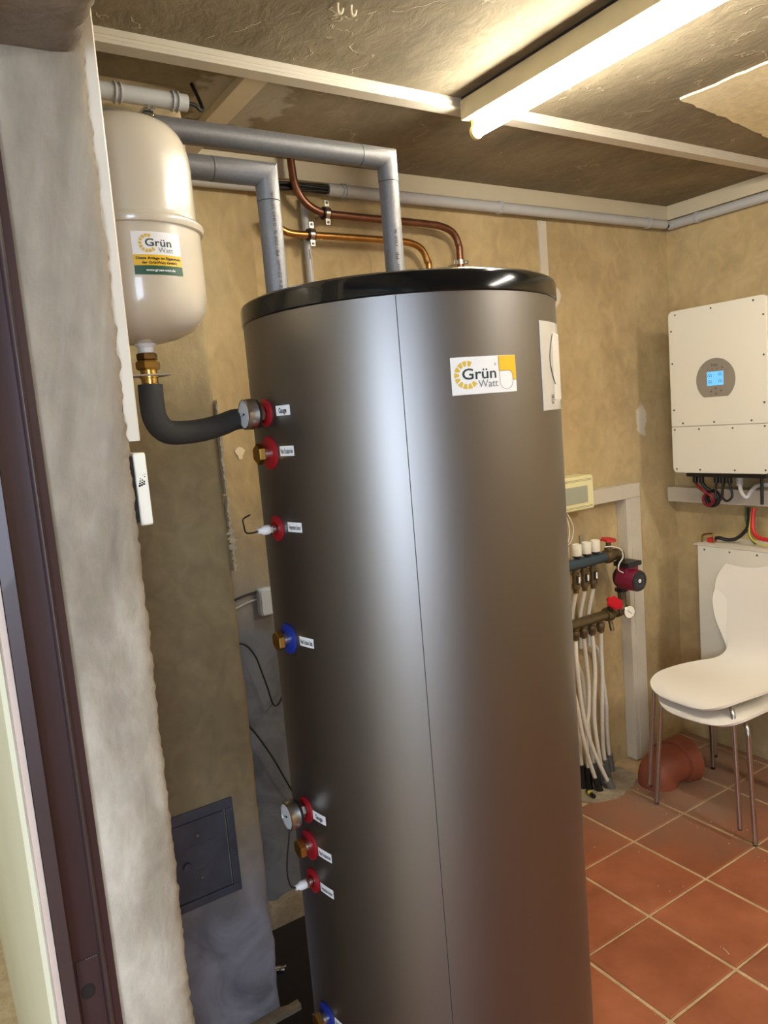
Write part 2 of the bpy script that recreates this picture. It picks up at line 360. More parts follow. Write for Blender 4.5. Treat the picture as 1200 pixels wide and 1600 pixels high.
def tube(bm, pts, r, seg=12, sm=6, caps=True, rr=None, close=False):
    P = smooth(pts, sm) if sm else [Vector(p) for p in pts]
    n = len(P); rings = []
    T = []
    for i in range(n):
        if close: t = (P[(i + 1) % n] - P[i - 1])
        else:
            t = (P[min(i + 1, n - 1)] - P[i]).normalized() + (P[i] - P[max(i - 1, 0)]).normalized()
        T.append(t.normalized())
    u = frame_of(T[0])[0]
    for i in range(n):
        t = T[i]; u = (u - t * u.dot(t)).normalized(); v = t.cross(u)
        k = 1.0
        if 0 < i < n - 1 and not sm:      # mitre
            seg_d = (P[i] - P[i - 1]).normalized(); c = max(.3, seg_d.dot(t)); bend = ((P[i + 1] - P[i]).normalized() - seg_d)
            if bend.length > 1e-4:
                bd = bend.normalized(); w_ = t.cross(bd)
                ri = rr[i] if rr else r
                ring = []
                for s in range(seg):
                    a = 2 * PI * s / seg; q = (u * math.cos(a) + v * math.sin(a)) * ri
                    ring.append(bm.verts.new(P[i] + bd * q.dot(bd) / c + w_ * q.dot(w_)))
                rings.append(ring); continue
        ri = rr[i] if rr else r
        rings.append([bm.verts.new(P[i] + (u * math.cos(2 * PI * s / seg) + v * math.sin(2 * PI * s / seg)) * ri) for s in range(seg)])
    rng = range(n) if close else range(n - 1)
    for i in rng:
        a, b = rings[i], rings[(i + 1) % n]
        for s in range(seg):
            t_ = (s + 1) % seg; bm.faces.new((a[s], a[t_], b[t_], b[s]))
    if caps and not close: bm.faces.new(rings[0][::-1]); bm.faces.new(rings[-1])
def TB(*a, **k):
    bm = bmesh.new(); tube(bm, *a, **k); return bm

def prism(bm, pts, f0, f1):
    a = [bm.verts.new(f0(*p)) for p in pts]; b = [bm.verts.new(f1(*p)) for p in pts]; n = len(pts)
    bm.faces.new(a[::-1]); bm.faces.new(b)
    for i in range(n):
        j = (i + 1) % n; bm.faces.new((a[i], a[j], b[j], b[i]))
def PR(*a):
    bm = bmesh.new(); prism(bm, *a); return bm

def rrect(x0, x1, y0, y1, r, n=5):
    out = []
    for cx, cy, a0 in ((x1 - r, y1 - r, 0), (x0 + r, y1 - r, 90), (x0 + r, y0 + r, 180), (x1 - r, y0 + r, 270)):
        for i in range(n + 1):
            a = math.radians(a0 + 90 * i / n); out.append((cx + r * math.cos(a), cy + r * math.sin(a)))
    return out

_txt = {}
def text_geo(s, bold=0.0):
    k = (s, bold)
    if k not in _txt:
        cu = bpy.data.curves.new('t', 'FONT'); cu.body = s; cu.size = 1; cu.offset = bold; cu.resolution_u = 3
        o = bpy.data.objects.new('t', cu); C.objects.link(o)
        me = bpy.data.meshes.new_from_object(o.evaluated_get(bpy.context.evaluated_depsgraph_get()))
        _txt[k] = ([tuple(v.co[:2]) for v in me.vertices], [tuple(p.vertices) for p in me.polygons])
        bpy.data.objects.remove(o); bpy.data.curves.remove(cu); bpy.data.meshes.remove(me)
    return _txt[k]
def add_text(bm, s, u0, u1, v0, h, f, bold=0.0, d=0.0):
    """fit the text between u0..u1 with its baseline on v0 and cap height h; f maps (u, v) to 3-D"""
    vs, fs = text_geo(s, bold)
    x0 = min(v[0] for v in vs); x1 = max(v[0] for v in vs)
    vv = [bm.verts.new(f(u0 + (v[0] - x0) / (x1 - x0) * (u1 - u0), v0 + v[1] / .69 * h)) for v in vs]
    for q in fs:
        try: bm.faces.new([vv[i] for i in q])
        except ValueError: pass
def TX(*a, **k):
    bm = bmesh.new(); add_text(bm, *a, **k); return bm
def cyl_map(cx, cy, r, th0, z0):
    """(u, v) in metres -> a point on an upright cylinder; u grows to the right of a viewer outside"""
    def mk(extra):
        def f(u, v):
            t = math.radians(th0) + u / r
            return (cx + (r + extra) * math.cos(t), cy + (r + extra) * math.sin(t), z0 + v)
        return f
    return mk
def sheet(bm, outline, f, u0, u1, v0, v1, nu=14):
    """curved rectangle u0..u1 x v0..v1 as a strip of quads"""
    A = [bm.verts.new(f(u0 + (u1 - u0) * i / nu, v0)) for i in range(nu + 1)]
    D = [bm.verts.new(f(u0 + (u1 - u0) * i / nu, v1)) for i in range(nu + 1)]
    for i in range(nu): bm.faces.new((A[i], A[i + 1], D[i + 1], D[i]))
def SH(f, *a, **k):
    bm = bmesh.new(); sheet(bm, None, f, *a, **k); return bm
def slab(f0, f1, u0, u1, v0, v1, nu=14):
    bm = bmesh.new()
    r = []
    for f, v in ((f0, v0), (f0, v1), (f1, v1), (f1, v0)):
        r.append([bm.verts.new(f(u0 + (u1 - u0) * i / nu, v)) for i in range(nu + 1)])
    for k in range(4):
        a, b = r[k], r[(k + 1) % 4]
        for i in range(nu): bm.faces.new((a[i], a[i + 1], b[i + 1], b[i]))
    bm.faces.new([r[k][0] for k in range(4)]); bm.faces.new([r[k][-1] for k in range(4)][::-1])
    return bm

def jag(p, s, a):
    return noise.noise(Vector(p) * s) * a

# ---------------------------------------------------------------- the room shell
ZC = 2.5; YB = 2.246; XR = 3.077; XL = .25; XO = .07; YJ = 1.0; YF = -1.7
bm = B(-1.75, XR + .12, YF - .1, 3.5, -.12, -.004)
FLOOR = struct('floor', bm, 'grout')
bm = bmesh.new(); box(bm, -1.75, XR + .12, YF - .1, 3.5, ZC, ZC + .1)
struct('ceiling', bm, 'ceiling')
struct('wall_back', B(.70, XR + .12, YB, YB + .12, -.004, ZC), 'wall')
struct('wall_right', B(XR, XR + .12, YF, YB, -.004, ZC), 'wall')
struct('wall_front', B(-1.75, XR + .12, YF - .1, YF, -.004, ZC), 'wall')
struct('wall_corridor_left', B(-1.85, -1.75, YF - .1, 3.6, -.004, ZC), 'corridor')
struct('wall_corridor_end', B(-1.75, XO, 3.5, 3.6, -.004, ZC), 'corridor')

def wall_block(name, outline, z0, z1, n, m, jagf):
    """upright block; jagf(i, x, y, z) gives the rough offset of each outline point"""
    bm = bmesh.new(); rings = []
    for k in range(n + 1):
        z = z0 + (z1 - z0) * k / n
        rings.append([bm.verts.new((x + jagf(i, x, y, z)[0], y + jagf(i, x, y, z)[1], z)) for i, (x, y) in enumerate(outline)])
    N_ = len(outline)
    for a, b in zip(rings, rings[1:]):
        for i in range(N_):
            j = (i + 1) % N_; bm.faces.new((a[i], a[j], b[j], b[i]))
    bm.faces.new(rings[0][::-1]); bm.faces.new(rings[-1])
    return struct(name, bm, m, sharp=60)
# left wall beyond the doorway: its near end is the rough plastered jamb
out = [(XO, YJ), (.148, YJ), (.17, YJ), (.19, YJ), (.21, YJ), (.228, YJ), (.238, YJ + .001), (.245, YJ + .004), (.2495, YJ + .01), (XL, YJ + .02), (XL, YJ + .05), (XL, YJ + .2), (XL, YB), (XO, YB + 1.25)]
def lean(z): return max(-.006, min(.012, .004 + .0125 * (z - 1.667)))
def jj(i, x, y, z):
    if i in (10, 11, 12): return (lean(z), 0)
    if 2 <= i <= 9:
        e = max(0, min(1, (i - 4) / 3))
        bl = .0035 * e
        a = lean(z) * min(1, max(0, (i - 2) / 4)) + jag((x * 2, y * 2, z), 30, bl * .7) + jag((3, 1, z), 7, bl * .4) + jag((x, 2, z), 55, bl * .5) + jag((x * 30, y * 30, z), 110, bl * .8)
        return (a, jag((x, 4, z), 6, .002) + jag((x, 9, z), 70, .0012 * e))
    return (0, 0)
wall_block('wall_left', out, -.004, ZC, 760, 'jamb', jj)
# wall on the near side of the doorway (behind the camera's left shoulder)
struct('wall_left_near', B(XO, XL, YF, -.50, -.004, ZC), 'jamb')
# chimney breast with a worn corner
ZCH = .70
o2 = [(XL - .004, 1.867), (.55, 1.867), (.64, 1.867), (.67, 1.867), (.685, 1.868), (.694, 1.871), (.698, 1.877), (ZCH, 1.89), (ZCH, YB + .02), (XL - .004, YB + .02)]
def jc(i, x, y, z):
    if 3 <= i <= 7:
        return (jag((1, 5, z), 7, .006) + jag((x, 2, z), 30, .003), jag((x, 8, z), 20, .002))
    return (0, 0)
wall_block('wall_chimney', o2, -.004, ZC, 260, 'chimney', jc)
# doorway lintel, rough lower room-side edge
bm = bmesh.new(); rings = []; n = 200
lo_ = [(XO, 2.13), (.148, 2.13), (.19, 2.13), (.22, 2.131), (.238, 2.134), (.246, 2.14), (.25, 2.152), (.25, 2.2), (.25, ZC), (XO, ZC)]
for k in range(n + 1):
    y = -.50 + (YJ + .03 + .50) * k / n
    rings.append([bm.verts.new((x + (jag((x, y, 1), 14, .006) + jag((x, y, 5), 50, .005) + jag((x * 9, y, z * 9), 120, .003) if 3 <= i <= 7 else 0), y, z + (jag((x, y, 3), 12, .004) if 1 <= i <= 6 else 0))) for i, (x, z) in enumerate(lo_)])
for a, b in zip(rings, rings[1:]):
    for i in range(len(lo_)):
        j = (i + 1) % len(lo_); bm.faces.new((a[i], a[j], b[j], b[i]))
bm.faces.new(rings[0]); bm.faces.new(rings[-1][::-1])
struct('wall_lintel', bm, 'lintel', sharp=60)
# corridor skin of the same wall
struct('wall_corridor_right', B(XO - .006, XO + .001, YJ + .001, 3.5, -.004, ZC), 'corridor')
# recess wall beside the chimney (lower down greyed by soot and painted-in shade)
struct('wall_recess', B(.70, 1.02, YB - .006, YB + .002, -.004, ZC), 'recess')

# floor tiles -----------------------------------------------------------------
def tile_mesh(w, d):
    bm = bmesh.new(); bv = .004; h = .009
    for z, s in ((-h, 0), (-.0015, 0), (0, bv)):
        pass
    rings = []
    for z, s in ((-h, 0), (-.002, 0), (0, bv)):
        rings.append([bm.verts.new(p) for p in ((s, s, z), (w - s, s, z), (w - s, d - s, z), (s, d - s, z))])
    for a, b in zip(rings, rings[1:]):
        for i in range(4): bm.faces.new((a[i], a[(i + 1) % 4], b[(i + 1) % 4], b[i]))
    bm.faces.new(rings[-1])
    me = bpy.data.meshes.new('tile'); bm.to_mesh(me); bm.free(); me.materials.append(M['tile']); return me
tiles = {}
PX, PY = .302, .3005; JX, JY = .013, .008
for i in range(-7, 4):
    for j in range(-10, 2):
        x0 = 2.126 + PX * i + JX / 2; y0 = 1.784 + PY * j + JY / 2
        x1 = min(x0 + PX - JX, XR); y1 = min(y0 + PY - JY, YB)
        x0 = max(x0, .08)
        if x1 - x0 < .02 or y1 - y0 < .02: continue
        if x0 < .70 and y1 > 1.867:
            y1 = 1.865
            if y1 - y0 < .02: continue
        if x1 < XL and (y1 > YJ or y0 < -.50): continue
        if 2.12 < x0 < 2.5 and y0 > 2.05: continue          # broken out around the pipes: bare cement
        k = (round(x1 - x0, 3), round(y1 - y0, 3))
        if k not in tiles: tiles[k] = tile_mesh(*k)
        o = bpy.data.objects.new('tile', tiles[k]); C.objects.link(o); o.parent = FLOOR
        o.location = (x0, y0, random.uniform(-.0006, .0006)); o.rotation_euler = (random.uniform(-.0015, .0015), random.uniform(-.0015, .0015), 0)

# trims ----------------------------------------------------------------------
def trunk_profile(w, h):      # trunking with a stepped cover
    return [(0, 0), (w, 0), (w, h * .55), (w - .0025, h * .6), (w - .0025, h), (.0025, h), (.0025, h * .6), (0, h * .55)]
struct('trim_1', B(.70, XR - .0005, YB - .020, YB, 2.440, ZC), 'beige_trim', bevel=.0015)
struct('trim_2', B(XR - .020, XR, YF, YB - .0205, 2.438, ZC), 'beige_trim', bevel=.0015)
bm = bmesh.new()
prof = [(1.650, ZC), (1.650, 2.487), (1.6525, 2.486), (1.6525, 2.479), (1.650, 2.478), (1.650, 2.470), (1.692, 2.470), (1.692, ZC)]
prism(bm, prof, lambda y, z: (XL, y, z), lambda y, z: (XR - .0205, y, z))
struct('trim_3', bm, 'white_trim', bevel=.0008)
struct('trim_4', B(.80, .86, 1.693, YB - .0205, 2.478, ZC), 'beige_trim', bevel=.002)
bm = bmesh.new(); box(bm, 2.262, 2.302, YB - .010, YB, 1.2, 2.388); box(bm, 2.268, 2.278, YB - .0125, YB - .0101, 1.2, 2.388)
struct('trim_5', bm, 'white_trim', bevel=.0008)

# ceiling patch
bm = bmesh.new(); pts = []
poly = [(2.016, 1.412), (2.034, 1.163), (2.05, .5), (2.95, .5), (2.95, 1.553), (2.612, 1.500), (2.3, 1.448)]
for a, b in zip(poly, poly[1:] + poly[:1]):
    L_ = math.dist(a, b); n = max(2, int(L_ / .02))
    for k in range(n):
        t = k / n; x = a[0] + (b[0] - a[0]) * t; y = a[1] + (b[1] - a[1]) * t
        pts.append((x + jag((x, y, 0), 30, .008), y + jag((x, y, 4), 30, .008)))
prism(bm, pts, lambda x, y: (x, y, ZC + .001), lambda x, y: (x, y, ZC - .006))
o = obj('plaster_patch', bm, 'cream'); o['kind'] = 'structure'

# filler streak on the chimney corner
bm = bmesh.new()
for z0, z1, w in ((1.50, 1.745, .0035), (1.405, 1.495, .0035), (1.345, 1.41, .0085), (1.295, 1.347, .004)):
    n = 60; Lf = []; Rt = []
    for k in range(n + 1):
        z = z0 + (z1 - z0) * k / n; e = math.sin(PI * k / n) ** .35 * w
        cx = .703 + jag((1, 2, z), 30, .004)
        Lf.append((cx - e * (1 + jag((1, 1, z), 150, 1.6)), z)); Rt.append((cx + e * (1 + jag((5, 1, z), 150, 1.6)), z))
    for k in range(n):
        prism(bm, [Lf[k], Rt[k], Rt[k + 1], Lf[k + 1]], lambda x, z: (x, 1.888, z), lambda x, z: (x, 1.8625 + jag((x, 3, z), 90, .003), z))
o = obj('filler_streak', bm, 'debris'); o['kind'] = 'structure'
# small knocked-out filler spot beside it on the back wall
bm = bmesh.new(); prism(bm, [(.902 + .014 * math.cos(a) * (1 + .4 * math.sin(3 * a)), 1.59 + .02 * math.sin(a)) for a in [i * PI / 7 for i in range(14)]], lambda x, z: (x, YB - .004, z), lambda x, z: (x, YB - .009, z))
o = obj('filler_spot', bm, 'debris'); o['kind'] = 'structure'

# steel door frame on the outer edge of the doorway --------------------------------
DF = empty('door_1', (.115, YJ, 0), 'dark brown steel door frame along the left edge of the photo', 'door frame')
del DF['label'], DF['category']; DF['kind'] = 'structure'
bm = bmesh.new()
fp = [(.080, YJ), (.080, YJ - .022), (.0955, YJ - .024), (.0975, YJ - .020), (.0985, YJ - .010), (.100, YJ - .009), (.129, YJ - .009), (.1305, YJ - .013), (.1335, YJ - .0145), (.136, YJ - .012), (.1375, YJ - .008), (.1475, YJ - .006), (.1485, YJ)]
prism(bm, fp, lambda x, y: (x, y, 0), lambda x, y: (x, y, 2.125))
obj('frame_post', bm, 'frame_brown', DF, sharp=50)
bm = bmesh.new()
fh = [(x, 2.13 - (YJ - y)) for x, y in fp]
prism(bm, fh, lambda x, z: (x, -.50, z), lambda x, z: (x, YJ - .024, z))
obj('frame_head', bm, 'frame_brown', DF, sharp=50)
obj('primer_edge', B(.0715, .0795, YJ - .019, YJ - .002, 0, 2.12), 'pink_edge', DF, bevel=.001)
bm = bmesh.new(); prism(bm, rrect(.1005, .1285, .90, 1.002, .002), lambda x, z: (x, YJ - .0091, z), lambda x, z: (x, YJ - .0100, z))
obj('strike_plate', bm, 'frame_brown', DF)
bm = bmesh.new(); lathe(bm, (.111, YJ - .0101, .957), (0, -1, 0), [(0, .0105), (.0004, .0103)], 24)
for v in bm.verts: v.co.x = .111 + (v.co.x - .111) * .85
obj('latch_hole', bm, 'black', DF)
bm = bmesh.new()
for k in range(5): box(bm, .113 + k * .003, .1145 + k * .003, YJ - .0106, YJ - .010, 1.001, 1.0018)
obj('paint_scuff', bm, 'inkgrey', DF)

# ---------------------------------------------------------------- the tank
TXc, TYc, TR = .940, 1.359, .33
TANK = empty('hot_water_tank', (TXc, TYc, 0), 'tall graphite metallic cylindrical hot water tank with glossy black lid standing in the middle', 'water tank')
bm = bmesh.new(); lathe(bm, (TXc, TYc, .05), (0, 0, 1), [(0, TR - .004), (0.003, TR), (1.822, TR), (1.8225, TR - .003)], 192)
obj('shell', bm, 'tank', TANK)
bm = bmesh.new(); lathe(bm, (TXc, TYc, 1.8725), (0, 0, 1), [(0, TR + .001), (.002, TR + .003), (.030, TR + .003), (.036, TR + .001), (.040, TR - .005), (.042, TR - .03), (.043, 0)], 160)
obj('lid', bm, 'lid', TANK)
bm = bmesh.new(); lathe(bm, (TXc, TYc, 0.0), (0, 0, 1), [(0, TR - .03), (.052, TR - .03)], 96)
obj('base_ring', bm, 'black', TANK)
ts = cyl_map(TXc, TYc, TR, -125, 0)
obj('shell_seam', slab(ts(-.001), ts(.0007), -.0007, .0007, .055, 1.871, 1), 'seam', TANK)

def tmap(th, z, e=.0):
    return cyl_map(TXc, TYc, TR, th, z)(e)
# large sticker
sw = math.radians(23.8) * TR; shh = .0655; th0 = -109.93; z0 = 1.6925
g_ = lambda e: cyl_map(TXc, TYc, TR, th0, z0)(e)
ST = obj('brand_sticker', slab(g_(0), g_(.0006), 0, sw, 0, shh, 24), 'paper', TANK, label='white, yellow and green company sticker')
def sun(f, cu, cv, r0, r1, a0, a1, n, m, parent):
    bm = bmesh.new()
    for k in range(n):
        a = math.radians(a0 + (a1 - a0) * (k + .08) / n); b = math.radians(a0 + (a1 - a0) * (k + .92) / n); s = 3
        O = [bm.verts.new(f(cu + r1 * math.cos(a + (b - a) * i / s), cv + r1 * math.sin(a + (b - a) * i / s))) for i in range(s + 1)]
        aa, bb = a + (b - a) * .16, b - (b - a) * .16
        I = [bm.verts.new(f(cu + r0 * math.cos(aa + (bb - aa) * i / s), cv + r0 * math.sin(aa + (bb - aa) * i / s))) for i in range(s + 1)]
        for i in range(s): bm.faces.new((O[i], O[i + 1], I[i + 1], I[i]))
    return obj('sun_emblem', bm, m, parent, fixn=False)
fs = g_(.0010)
sun(fs, .030, .034, .0155, .0245, 62, 322, 10, 'ochre', ST)
obj('lettering', TX('Grün', .0205, .0895, .0265, .0185, fs, bold=.012), 'ink', ST, fixn=False)
obj('lettering', TX('Watt', .051, .0925, .0115, .0125, fs), 'inkgrey', ST, fixn=False)
bm = bmesh.new()      # small ring mark behind the name
for k in range(16):
    a = 2 * PI * k / 16; b = 2 * PI * (k + 1) / 16; c = (.0885, .0505)
    bm.faces.new([bm.verts.new(fs(c[0] + r * math.cos(t), c[1] + r * math.sin(t))) for t, r in ((a, .0022), (b, .0022), (b, .0017), (a, .0017))])
add_text(bm, 'R', .0878, .0892, .0495, .0018, fs)
obj('registered_mark', bm, 'ink', ST, fixn=False)
bm = bmesh.new(); f2 = g_(.0009)
sheet(bm, None, f2, .0965, sw - .0005, .0385, .065, 8); sheet(bm, None, f2, .128, sw - .0005, .0215, .0385, 3)
# corner fill between pocket's rounded shoulder and yellow field
for k in range(6):
    a = math.radians(90 * k / 6); b = math.radians(90 * (k + 1) / 6); c = (.119, .0295); R = .009
    bm.faces.new([bm.verts.new(f2(*p)) for p in ((.128, .0385), (c[0] + R * math.cos(b), c[1] + R * math.sin(b)), (c[0] + R * math.cos(a), c[1] + R * math.sin(a)))])
obj('yellow_field', bm, 'yellow', ST, fixn=False)
bm = bmesh.new(); f3 = g_(.0012); ol = []
for k in range(9): a = math.radians(90 - 90 * k / 8); ol.append((.118 + .010 * math.cos(a), .0285 + .010 * math.sin(a)))
for k in range(13): a = math.radians(-180 * k / 12); ol.append((.1125 + .0155 * math.cos(a), .0195 + .014 * math.sin(a)))
ol.append((.097, .0385)); ol.append((.0965, .065)); 
loop_ = ol[:-2] + [(.097, .0385)] + [(.118, .0385)]
for p, q in list(zip(loop_, loop_[1:])) + [((.0965, .0385), (.0965, .065)), ((.128, .0215), (sw - .0005, .0215)), ((.128, .0215), (.128, .0285))]:
    d = Vector((q[0] - p[0], q[1] - p[1])); 
    if d.length < 1e-6: continue
    n_ = Vector((-d.y, d.x)).normalized() * .0003
    bm.faces.new([bm.verts.new(f3(*t)) for t in ((p[0] - n_.x, p[1] - n_.y), (q[0] - n_.x, q[1] - n_.y), (q[0] + n_.x, q[1] + n_.y), (p[0] + n_.x, p[1] + n_.y))])
obj('pocket_outline', bm, 'ink', ST, fixn=False)
# pale film pouch with energy label on the right-hand side
g2 = lambda e: cyl_map(TXc, TYc, TR, -72, 1.652)(e)
PL = obj('document_sleeve', slab(g2(0), g2(.0015), 0, .16, .0, .17, 24), 'clearplate', TANK, bevel=.0006)
f4 = g2(.0021)
bm = bmesh.new(); pp = [(.062, .148), (.048, .126), (.040, .104), (.042, .085), (.053, .064), (.066, .05)]
sm_ = [f4(p.x, p.y) for p in smooth([Vector((a, b, 0)) for a, b in pp], 6)]
tube(bm, sm_, .0009, 6, sm=0); obj('tie_wire', bm, 'ink', PL)
f5 = g2(.0018)
bm = bmesh.new(); sheet(bm, None, f5, .058, .15, .02, .15, 10); obj('printed_card', bm, 'card', PL, fixn=False)
bm = bmesh.new()
add_text(bm, 'CE', .026, .04, .016, .012, lambda u, v: f4(.052 - (v - .016), .012 + (u - .026) * 1.3), bold=.01)
obj('lettering', bm, 'ink', PL, fixn=False)

# ports: every fitting is a part of the tank, its pieces are sub-parts
def port_dir(th):
    t = math.radians(th); return Vector((math.cos(t), math.sin(t), 0))
def ring(th, z, r, m):
    d = port_dir(th); p = Vector((TXc, TYc, z)) + d * (TR - .008)
    return obj('sealing_ring', LA(p, d, [(0, r), (.0115, r), (.0125, r - .002), (.0125, .013), (.010, .0125)], seg=36), m, TANK, label=('red' if m == 'red' else 'blue') + ' sealing ring')
def hexa(p, d, r, L, bev=.002):
    return LA(p, d, [(0, r - bev), (bev, r), (L - bev, r), (L, r - bev)], seg=6, ang0=PI / 6)
def gauge(th, z, r=.029):
    d = port_dir(th); p = Vector((TXc, TYc, z)) + d * TR
    ring(th, z, .027, 'red')
    G = obj('pressure_gauge', LA(p + d * .014, d, [(0, .012), (.004, .024), (.007, r - .001), (.012, r - .001)], seg=36), 'black', TANK, label='round dial gauge')
    obj('bezel', LA(p + d * .0255, d, [(0, r), (.002, r + .0008), (.020, r + .0006), (.0215, r - .0012), (.0215, r - .003), (.0185, r - .0034)], seg=48), 'steel', G)
    obj('neck', LA(p + d * .001, d, [(0, .011), (.006, .011), (.0061, .0145), (.013, .0145), (.0131, .009), (.016, .009)], seg=6), 'steel', G)
    q = p + d * .0448
    obj('dial_face', LA(q, d, [(0, r - .003), (.0006, r - .0031)], seg=40), 'dial', G)
    side = Vector((0, 0, 1)).cross(d); up = Vector((0, 0, 1))
    bm = bmesh.new()
    for k in range(25):
        a = math.radians(225 - 270 * k / 24); r0 = r * (.72 if k % 4 == 0 else .79); w_ = .0005 if k % 4 == 0 else .0003
        e = side * math.cos(a) + up * math.sin(a); n_ = side * -math.sin(a) + up * math.cos(a)
        o_ = q + d * .0009
        bm.faces.new([bm.verts.new(o_ + e * r0 + n_ * w_), bm.verts.new(o_ + e * r * .86 + n_ * w_), bm.verts.new(o_ + e * r * .86 - n_ * w_), bm.verts.new(o_ + e * r0 - n_ * w_)])
    obj('scale_marks', bm, 'inkblack', G, fixn=False)
    a = math.radians(195); e = side * math.cos(a) + up * math.sin(a)
    bm = bmesh.new(); cyl(bm, q + d * .0008, q + d * .0025, .002, 12); cyl(bm, q + d * .0016 - e * .005, q + d * .0016 + e * r * .62, .0006, 6, r1=.0003)
    obj('needle', bm, 'inkblack', G)
def plug(th, z, rr, m):
    d = port_dir(th); p = Vector((TXc, TYc, z)) + d * TR
    ring(th, z, rr, m)
    P = obj('hex_plug', hexa(p + d * .016, d, .0205, .013), 'brass', TANK, label='brass hexagonal plug')
    obj('plug_collar', K(p + d * .001, p + d * .0165, .013, 24), 'steel', P)
def sensor(th, z):
    d = port_dir(th); p = Vector((TXc, TYc, z)) + d * TR
    ring(th, z, .0255, 'red')
    P = obj('temperature_sensor', K(p + d * .001, p + d * .018, .0085, 20), 'steel', TANK)
    obj('lock_nut', hexa(p + d * .014, d, .0115, .005, .0008), 'steel', P)
    obj('cable_gland', LA(p + d * .0185, d, [(0, .0085), (.002, .0098), (.013, .0098), (.019, .0062), (.024, .0058)], seg=10), 'nylon', P, label='white cable gland')
def tag_label(th, z, s, w=.043, h=.019, slope=0):
    g = lambda e: cyl_map(TXc, TYc, TR, th, z)(e)
    o = obj('name_tag', slab(g(0), g(.0005), 0, w, 0, h, 4), 'paper', TANK)
    n = len(s); m_ = .22 if n < 8 else .06
    obj('lettering', TX(s, w * m_, w * (1 - m_), h * .26, h * (.50 if n < 8 else .46), g(.0008), bold=.03 if n < 8 else .02), 'inkblack', o, fixn=False)
gauge(180, 1.6925); tag_label(-172.7, 1.6845, 'Gauge')
plug(180, 1.6145, .033, 'red'); tag_label(-172.7, 1.608, 'Water Circulation Inlet')
sensor(180, 1.465); tag_label(-172.5, 1.4612, 'Temperature Sensor')
plug(180, 1.2385, .031, 'blue'); tag_label(-172.3, 1.233, 'Water Circulation Outlet')
gauge(180, .870); tag_label(-175.2, .8605, 'Gauge')
plug(180, .791, .031, 'red'); tag_label(-174.0, .782, 'Water Circulation Inlet')
sensor(180, .7105); tag_label(-174.9, .701, 'Temperature Sensor')
plug(180, .390, .031, 'blue'); tag_label(-174.4, .392, 'Water Circulation Outlet')
# sensor leads
obj('sensor_lead', TB([(.567, 1.359, 1.465), (.557, 1.362, 1.463), (.549, 1.375, 1.464), (.556, 1.40, 1.476), (.568, 1.43, 1.484), (.60, 1.47, 1.486)], .0016, 8), 'cable', TANK)
obj('sensor_lead', TB([(.565, 1.353, .846), (.561, 1.353, .822), (.555, 1.357, .783), (.553, 1.36, .744), (.558, 1.36, .718), (.568, 1.359, .7105)], .0017, 8), 'cable', TANK)

# ---------------------------------------------------------------- expansion vessel
VX, VY = .37, 1.28
VES = empty('expansion_vessel', (VX, VY, 1.818), 'glossy white expansion vessel with a rolled rim and company sticker, hung upper left', 'expansion vessel')
bm = bmesh.new()
lathe(bm, (VX, VY, 1.818), (0, 0, 1), [(0, 0), (.0015, .03), (.007, .055), (.017, .078), (.031, .095), (.048, .104), (.065, .1075), (.10, .1085), (.172, .1085)], 72)
obj('lower_body', bm, 'vessel', VES)
bm = bmesh.new()
lathe(bm, (VX, VY, 1.989), (0, 0, 1), [(0, .1085), (.001, .1135), (.006, .1155), (.011, .1150), (.0145, .1115), (.018, .1055), (.024, .1043)], 72)
obj('rim', bm, 'vessel', VES)
bm = bmesh.new()
lathe(bm, (VX, VY, 2.012), (0, 0, 1), [(0, .1045), (.080, .1045), (.098, .1035), (.115, .100), (.130, .093), (.142, .083), (.150, .070), (.156, .050), (.159, .028), (.160, 0)], 72)
obj('upper_body', bm, 'vessel', VES)
obj('outlet_stub', LA((VX, VY, 1.800), (0, 0, 1), [(0, .0125), (.012, .0125), (.019, .018), (.024, .02)], seg=28), 'nylon', VES, label='white outlet stub')
gv = lambda e: cyl_map(VX, VY, .1085, -107.4, 1.9105)(e)
VS = obj('brand_sticker', slab(gv(0), gv(.0006), 0, .0766, 0, .0635, 24), 'paper', VES, label='company sticker with yellow and green bands')
fv = gv(.0010)
sun(fv, .0235, .0465, .0088, .0138, 62, 322, 10, 'ochre', VS)
obj('lettering', TX('Grün', .0195, .0605, .0420, .0110, fv, bold=.012), 'ink', VS, fixn=False)
obj('lettering', TX('Watt', .0385, .0625, .0330, .0075, fv), 'inkgrey', VS, fixn=False)
obj('yellow_band', SH(gv(.0008), 0, .0766, .0135, .0295, nu=16), 'yellow', VS, fixn=False)
obj('green_band', SH(gv(.0008), 0, .0766, 0, .0135, nu=16), 'green', VS, fixn=False)
obj('lettering', TX('Diese Anlage ist Eigentum', .0035, .0735, .0225, .0037, gv(.0011), bold=.035), 'inkblack', VS, fixn=False)
obj('lettering', TX('der GrünWatt GmbH.', .0115, .0675, .0160, .0037, gv(.0011), bold=.035), 'inkblack', VS, fixn=False)
obj('lettering', TX('www.gruen-watt.de', .0165, .0625, .0050, .0035, gv(.0011), bold=.03), 'whiteink', VS, fixn=False)
